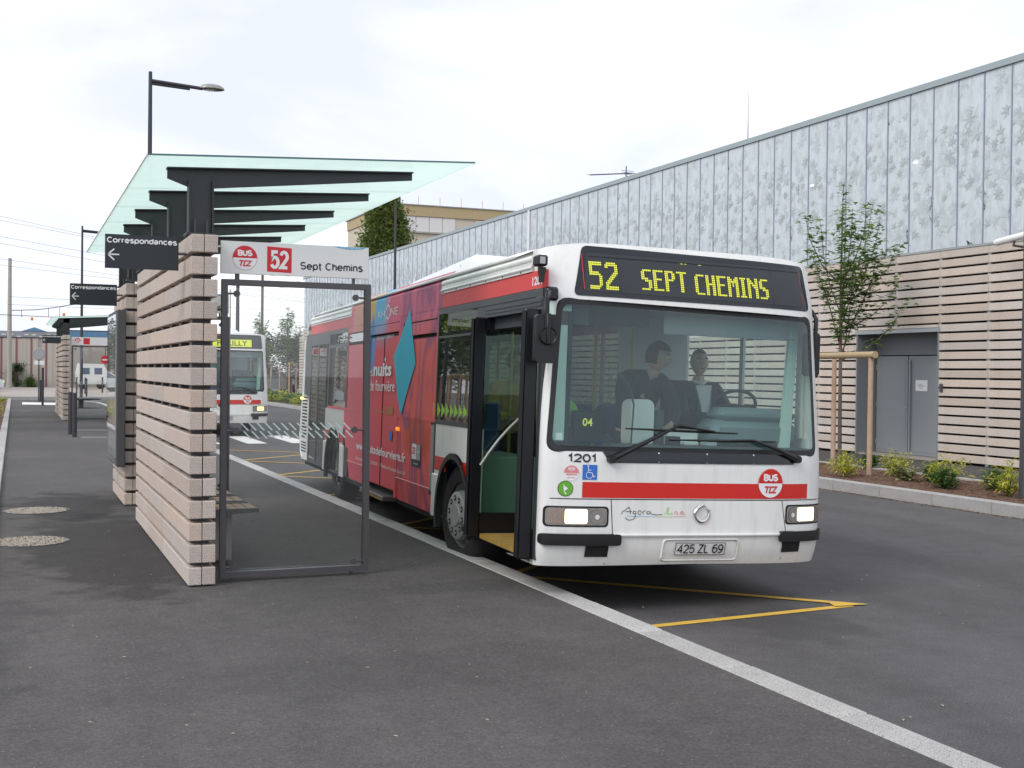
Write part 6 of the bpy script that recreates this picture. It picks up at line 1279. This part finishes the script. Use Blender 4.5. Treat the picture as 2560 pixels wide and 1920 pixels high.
# ================================================================== TREES AND PLANTS
def leaves(name, parent, mt, pts, size, n_per, spread, seed, up_=.3, shape='leaf', flat_=.5):
    """leaf-sized folded faces scattered round the given points"""
    r = random.Random(seed); V_ = []; F_ = []; g_ = r.gauss
    for p in pts:
        s0 = p[3] if len(p) > 3 else 1
        for _ in range(max(1, int(n_per*s0))):
            x, y, z = p[0]+g_(0, spread*s0), p[1]+g_(0, spread*s0), p[2]+g_(0, spread*s0*.8)
            a = r.uniform(0, 6.283); d = Vector((math.cos(a), math.sin(a), r.uniform(-flat_, flat_)+up_)).normalized(); w = d.cross(Vector((r.uniform(-.3,.3), r.uniform(-.3,.3), 1))).normalized(); s = size*r.uniform(.6, 1.25)
            c = Vector((x, y, z)); n = len(V_); dn = Vector((0, 0, -s*.12))
            if shape == 'leaf': V_ += [c, c+d*s*.5+w*s*.34, c+d*s+dn, c+d*s*.5-w*s*.34]; F_.append((n, n+1, n+2, n+3))
            elif shape == 'maple':
                V_ += [c, c+d*s*.18+w*s*.52, c+d*s*.42+w*s*.22, c+d*s+dn, c+d*s*.42-w*s*.22, c+d*s*.18-w*s*.52]; F_.append((n, n+1, n+2, n+3, n+4, n+5))
            else: V_ += [c, c+d*s*.5+w*s*.07, c+d*s+dn*3, c+d*s*.5-w*s*.07]; F_.append((n, n+1, n+2, n+3))
    me = bpy.data.meshes.new(name); me.from_pydata([tuple(v) for v in V_], [], F_); me.materials.append(M[mt]); o = bpy.data.objects.new(name, me); COL.objects.link(o); o.parent = parent; return o
def young_tree(label, x, y, h, seed, mt='maple', dens=1.0, wide=1.0, size=.10, upright=False, group='young trees planted along the kerb'):
    t = thing('young_tree', label, 'tree', (x, y, .15), 0, group); r = random.Random(seed)
    tr_ = MB(M['bark']); tr_.tube([(0,0,0), (.01,.01,h*.35), (.0,.02,h*.62), (.02,0,h*.98)], [.042, .034, .02, .006], 8); pts = []
    nb = 17
    for k in range(nb):
        f = .36+.5*k/nb; z0 = h*f; a = k*2.4+r.uniform(-.4, .4); L_ = h*(.30-.20*(f-.36)/.5)*r.uniform(.8, 1.15); out = L_*.42*wide*r.uniform(.7, 1.25); 
        if upright:
            f = .34+.34*k/nb; z0 = h*f; L_ = h*(.97-f)*r.uniform(.62, 1.0); out = h*r.uniform(.085, .165)
            if k % 5 == 1: L_ = h*.20; out = h*.21; a = -.95+.12*k/5
        P = [Vector((0, 0, z0)), Vector((math.cos(a)*out*.55, math.sin(a)*out*.55, z0+L_*.30)), Vector((math.cos(a)*out*.9, math.sin(a)*out*.9, z0+L_*.65)), Vector((math.cos(a)*out*1.05, math.sin(a)*out*1.05, z0+L_))]
        if r.random() < .25: P[2].z -= L_*.2; P[3].z -= L_*.35; P[3].x *= 1.3; P[3].y *= 1.3
        tr_.tube(P, [.014, .010, .007, .003], 5)
        nn = max(4, int(L_/.085))
        for i in range(2, nn+1):
            q = i/nn*3; j = min(2, int(q)); fr = q-j; c = P[j].lerp(P[j+1], fr); pts.append((c.x, c.y, c.z, r.uniform(.5, 1.15)))
            if r.random() < .35: pts.append((c.x+r.gauss(0, .10), c.y+r.gauss(0, .10), c.z+r.gauss(0, .05), .7))
    for i in range(16): z = h*(.62+.38*i/16); pts.append((.01, .01, z, .8))
    tr_.build('trunk', t, True)
    leaves('crown', t, mt, pts, size, 9*dens, .065, seed, .0, 'maple', .35); return t
near = young_tree('young maple with sparse upright branches between timber stakes, right of the bus', 14.40, 18.56, 5.35, 11, dens=.85, wide=1.25, size=.125, upright=True)
near.rotation_euler[2] = .6
def stakes(label, pts, z0, h, rail, r=.047):
    c = pts[0]; t = thing('tree_stakes', label, 'tree support', (c[0], c[1], z0), 0, 'timber supports round the young trees')
    for p in pts: b = MB(M['stake']); dx, dy = p[0]-c[0], p[1]-c[1]; b.tube([(dx, dy, -.05), (dx+rnd.uniform(-.02, .02), dy, h)], [r, r*.92], 10); b.build('stake', t, True)
    for a, c_ in rail: b = MB(M['bamboo']); A_, B_ = pts[a], pts[c_]; d = (Vector(B_)-Vector(A_)).normalized()*.14; b.tube([(A_[0]-c[0]-d.x, A_[1]-c[1]-d.y, h-.03), (B_[0]-c[0]+d.x, B_[1]-c[1]+d.y, h-.03)], .058, 10); b.build('rail', t, True)
    return t
stakes('three peeled timber stakes with a round rail holding the young maple', [(13.03, 16.02), (13.92, 18.13), (13.35, 18.3)], .15, 2.02, [(0, 2)])
dist = [(12.9, 50.5, 4.6), (13.0, 61.8, 5.0), (12.9, 69, 5.0)]
lb = ['young tree with pale twigs far behind the bus roof', 'young tree, right of the two beyond the second bus', 'young tree, left of the two beyond the second bus']
for n_, (x, y, h) in enumerate(dist): young_tree(lb[n_], x, y, h, 30+n_, dens=1.0, size=.16, wide=1.2)
young_tree('young tree mostly hidden behind the bus, its tip above the wrapped roof', 12.9, 33.0, 4.9, 44, dens=.9, size=.12)
stakes('pale timber support frame, right of the two by the far shrubs', [(12.95, 61.0), (13.65, 62.6), (13.0, 63.6)], .15, 2.0, [(0, 1)])
stakes('orange-brown timber supports beside the second bus', [(12.2, 66.5), (12.5, 67.5), (13.4, 68)], .15, 2.0, [(0, 2)])
def shrub(label, x, y, z, s, mt, kind, seed, group='low shrubs in the mulch bed'):
    t = thing('shrub', label, 'shrub', (x, y, z), 0, group); r = random.Random(seed)
    st_ = MB(M['bark']); tips = []
    for k in range(14):
        a = r.uniform(0, 6.28); L_ = s*r.uniform(.6, 1.0); e_ = r.uniform(.5, 1.3); tip = Vector((math.cos(a)*math.cos(e_), math.sin(a)*math.cos(e_), math.sin(e_)))*L_; st_.tube([(0,0,-.02), tuple(tip*.5+Vector((0,0,.03))), tuple(tip)], [.006, .004, .002], 4)
        for i in range(5): q = tip*(.25+.18*i); tips.append((q.x, q.y, q.z, r.uniform(.7, 1.1)))
    st_.build('stem', t)
    if kind == 'ball':
        tips = []
        for k in range(130): d = Vector((r.gauss(0,1), r.gauss(0,1), r.gauss(0,1))).normalized()*s*.48*r.uniform(.55, 1); tips.append((d.x, d.y, max(.02, d.z+s*.42), 1))
        leaves('foliage', t, mt, tips, .045, 9, .035, seed, .1)
    elif kind == 'blade': leaves('foliage', t, mt, tips, .16, 7, .04, seed, .5, 'blade', .6)
    else: leaves('foliage', t, mt, tips, .075, 8, .045, seed, .2)
    return t
SH = [((12.5,15.95),'yellowleaf','blade',.42,'golden spiky shrub in front of the leftmost stake'), ((12.95,15.05),'varieg','soft',.30,'pale variegated shrub just right of the front timber stake'), ((13.35,15.75),'yellowleaf','blade',.44,'golden spiky shrub directly behind the front timber stake'),
      ((13.25,14.75),'shrub','ball',.34,'dark green ball shrub half hidden behind the golden one, right of the grey door'), ((13.0,14.15),'yellowleaf','blade',.46,'golden spiky shrub in the middle of the mulch bed'), ((12.55,13.75),'shrub','ball',.36,'dark green ball shrub at the front, below the middle golden shrub'),
      ((13.2,13.45),'shrub','ball',.34,'dark green ball shrub left of the large golden shrub at the right'), ((12.75,12.72),'yellowleaf','blade',.52,'largest golden spiky shrub, near the dark pole at the right edge'), ((14.0,17.2),'shrub','soft',.30,'small dark shrub at the foot of the young maple')]
for n_, ((x, y), mt, kd, s, lb_) in enumerate(SH): shrub(lb_, x, y, .16, s, mt, kd, 60+n_)
r = random.Random(5)
kinds = [('yellowleaf', 'blade'), ('shrub', 'ball'), ('yellowleaf', 'soft'), ('varieg', 'soft')]
for n_, (x, y) in enumerate(((-2.3, 33), (-2.7, 37), (-3.3, 41.5), (-2.5, 46))): 
    young_tree(['young tree in the left planter nearest the platform end', 'second young tree in the left planter', 'third young tree in the left planter', 'fourth young tree in the left planter'][n_], x, y, 5.6, 70+n_, dens=2.2, size=.17, wide=1.6)
    stakes(['timber supports of the nearest left planter tree', 'timber supports of the second left planter tree', 'timber supports of the third left planter tree', 'timber supports of the fourth left planter tree'][n_], [(x+.6, y-.6), (x+.6, y+.6), (x-.6, y)], .15, 2.0, [(0, 1), (0, 2)])
# the far bed reads as one mass of low shrubs
pts = []
b_ = None
for mt, seed in (('yellowleaf', 1), ('shrub', 2), ('lightleaf', 3)):
    pts = []
    for k in range(46):
        y = r.uniform(46, 73); x = r.uniform(12.2, 13.4)
        for _ in range(7): d = Vector((r.gauss(0,1), r.gauss(0,1), r.gauss(0,1))).normalized()*.34*r.uniform(.4, 1); pts.append((x+d.x, y+d.y, .2+abs(d.z)*1.3, 1))
    o = leaves('far_shrubs', None, mt, pts, .15, 16, .11, seed, .2); o['kind'] = 'stuff'
for n_, (x, y) in enumerate(((12.6, 24), (13.1, 27), (12.5, 30), (13.0, 22), (12.6, 36), (13.0, 40))): shrub(['golden shrub of the bed behind the middle of the bus', 'round green shrub of the bed behind the bus', 'soft golden shrub of the bed behind the rear of the bus', 'variegated shrub of the bed behind the bus windows', 'golden shrub of the bed beyond the rear of the bus', 'round green shrub of the bed beyond the bus'][n_], x, y, .16, .4, kinds[n_ % 4][0], kinds[n_ % 4][1], 90+n_)
for n_, (x, y, s) in enumerate(((-.62, 41, .5), (-.75, 44, .55), (-.6, 36, .4), (-.8, 50, .6), (-.7, 57, .5))): shrub(['golden shrub, first in the left planter bed', 'golden shrub with taller blades in the left planter bed', 'small golden shrub nearest in the left planter bed', 'golden shrub deep in the left planter bed', 'farthest golden shrub in the left planter bed'][n_], x, y, .19, s, 'yellowleaf', 'blade' if n_ % 2 else 'soft', 120+n_, 'golden shrubs in the left planter')
def big_tree(label, x, y, h, w, mt, seed, n=420, size=.3, kind='tree', cat='tree', z0=0.0, bot=.25, per=9, column=False):
    t = thing('background_tree', label, cat, (x, y, z0)); r = random.Random(seed); b = MB(M['bark']); b.tube([(0,0,0), (0,0,h*.5), (.1,0,h*.85)], [w*.07+.04, w*.05+.03, .03], 8)
    for k in range(7): a = k*.9; b.tube([(0,0,h*(bot+.08*k)), (math.cos(a)*w*.3, math.sin(a)*w*.3, h*(bot+.08*k)+h*.15)], [.05, .015], 5)
    b.build('trunk', t, True); lumps = [(r.uniform(-.28, .28)*w, r.uniform(-.28, .28)*w, h*r.uniform(bot+.1, .82), r.uniform(.2, .34)*w) for _ in range(9)]; pts = []
    for k in range(n):
        if column: z = h*(bot+(1-bot)*r.random()); f = (z/h-bot)/(1-bot); rad = w*.5*(math.sin(math.pi*min(1, f*.85+.12))**.6)*(1+.18*mn.noise((x+math.cos(k)*2, z*.9, seed))); a = r.uniform(0, 6.28); q = rad*math.sqrt(r.uniform(.25, 1)); pts.append((q*math.cos(a), q*math.sin(a), z, 1))
        else: L_ = lumps[r.randrange(9)]; d = Vector((r.gauss(0,1), r.gauss(0,1), r.gauss(0,1))).normalized()*L_[3]*r.uniform(.6, 1.05); pts.append((L_[0]+d.x, L_[1]+d.y, L_[2]+d.z*.9, 1))
    leaves('crown', t, mt, pts, size, per, size*.8, seed, .9 if column else .1); return t
tp = big_tree('broad columnar poplar in front of the beige apartment block', 26.5, 90, 15.6, 4.7, 'poplar', 3, 3000, .28, bot=.12, per=9, column=True)
pts = [(r.uniform(-1.7, 1.7), r.uniform(-1.9, -.6), r.uniform(9.5, 14.5), .6) for _ in range(150)]
leaves('dry_foliage', tp, 'poplar2', pts, .26, 8, .25, 5, .9)
big_tree('dark green tree behind the second bus, beyond the planted kerb', 16.6, 86, 4.6, 3.6, 'darkleaf', 21, 420, .26)
big_tree('purple-leaved tree among the green ones beyond the second bus', 17.8, 84, 4.5, 2.6, 'purple', 22, 380, .22)
big_tree('bright green bushy tree just right of the second bus', 14.6, 80, 3.5, 2.3, 'lightleaf', 23, 320, .22, bot=.1)
big_tree('dark tree left of the bright green one, next to the second bus', 14.5, 88, 4.6, 2.6, 'darkleaf', 24, 320, .24)
big_tree('grey-green tree partly behind the rear of the near bus', 19.6, 86, 4.4, 3.4, 'darkleaf', 25, 420, .25)
big_tree('dark hedge tree at the far left edge, above the silver car', -4.2, 96, 6.3, 4.6, 'darkleaf', 26, 420, .3)
big_tree('climbing dark green bush against the striped wall beside the concrete pole', .05, 106.6, 2.3, 1.3, 'hedge', 27, 240, .16, bot=.05)
big_tree('small round green bush against the striped wall', 1.25, 106.6, 1.4, 1.1, 'lightleaf', 28, 160, .14, bot=.05)
for n_, (x, y) in enumerate(((-9, 50), (-8.5, 60), (-8, 70))): big_tree(['dark tree beyond the left planter, nearest', 'dark tree beyond the left planter, middle', 'dark tree beyond the left planter, farthest'][n_], x, y, 8, 6.5, 'darkleaf', 40+n_, 420, .34)  # unseen trees added so the bus windows reflect dark instead of sky
t = thing('hedge', 'low dark hedge behind the striped wall at the far left edge', 'hedge', (-7, 100, .14)); pts = [(r.uniform(-6, 6), r.uniform(-.5, .5), r.uniform(.1, 1.3), 1) for _ in range(240)]; leaves('foliage', t, 'hedge', pts, .2, 8, .18, 4, .1); b = MB(M['bark']); 
for k in range(12): b.tube([(-6+k, 0, 0), (-6+k, .1, 1)], .03, 5)
b.build('stem', t)
bpy.context.view_layer.update()
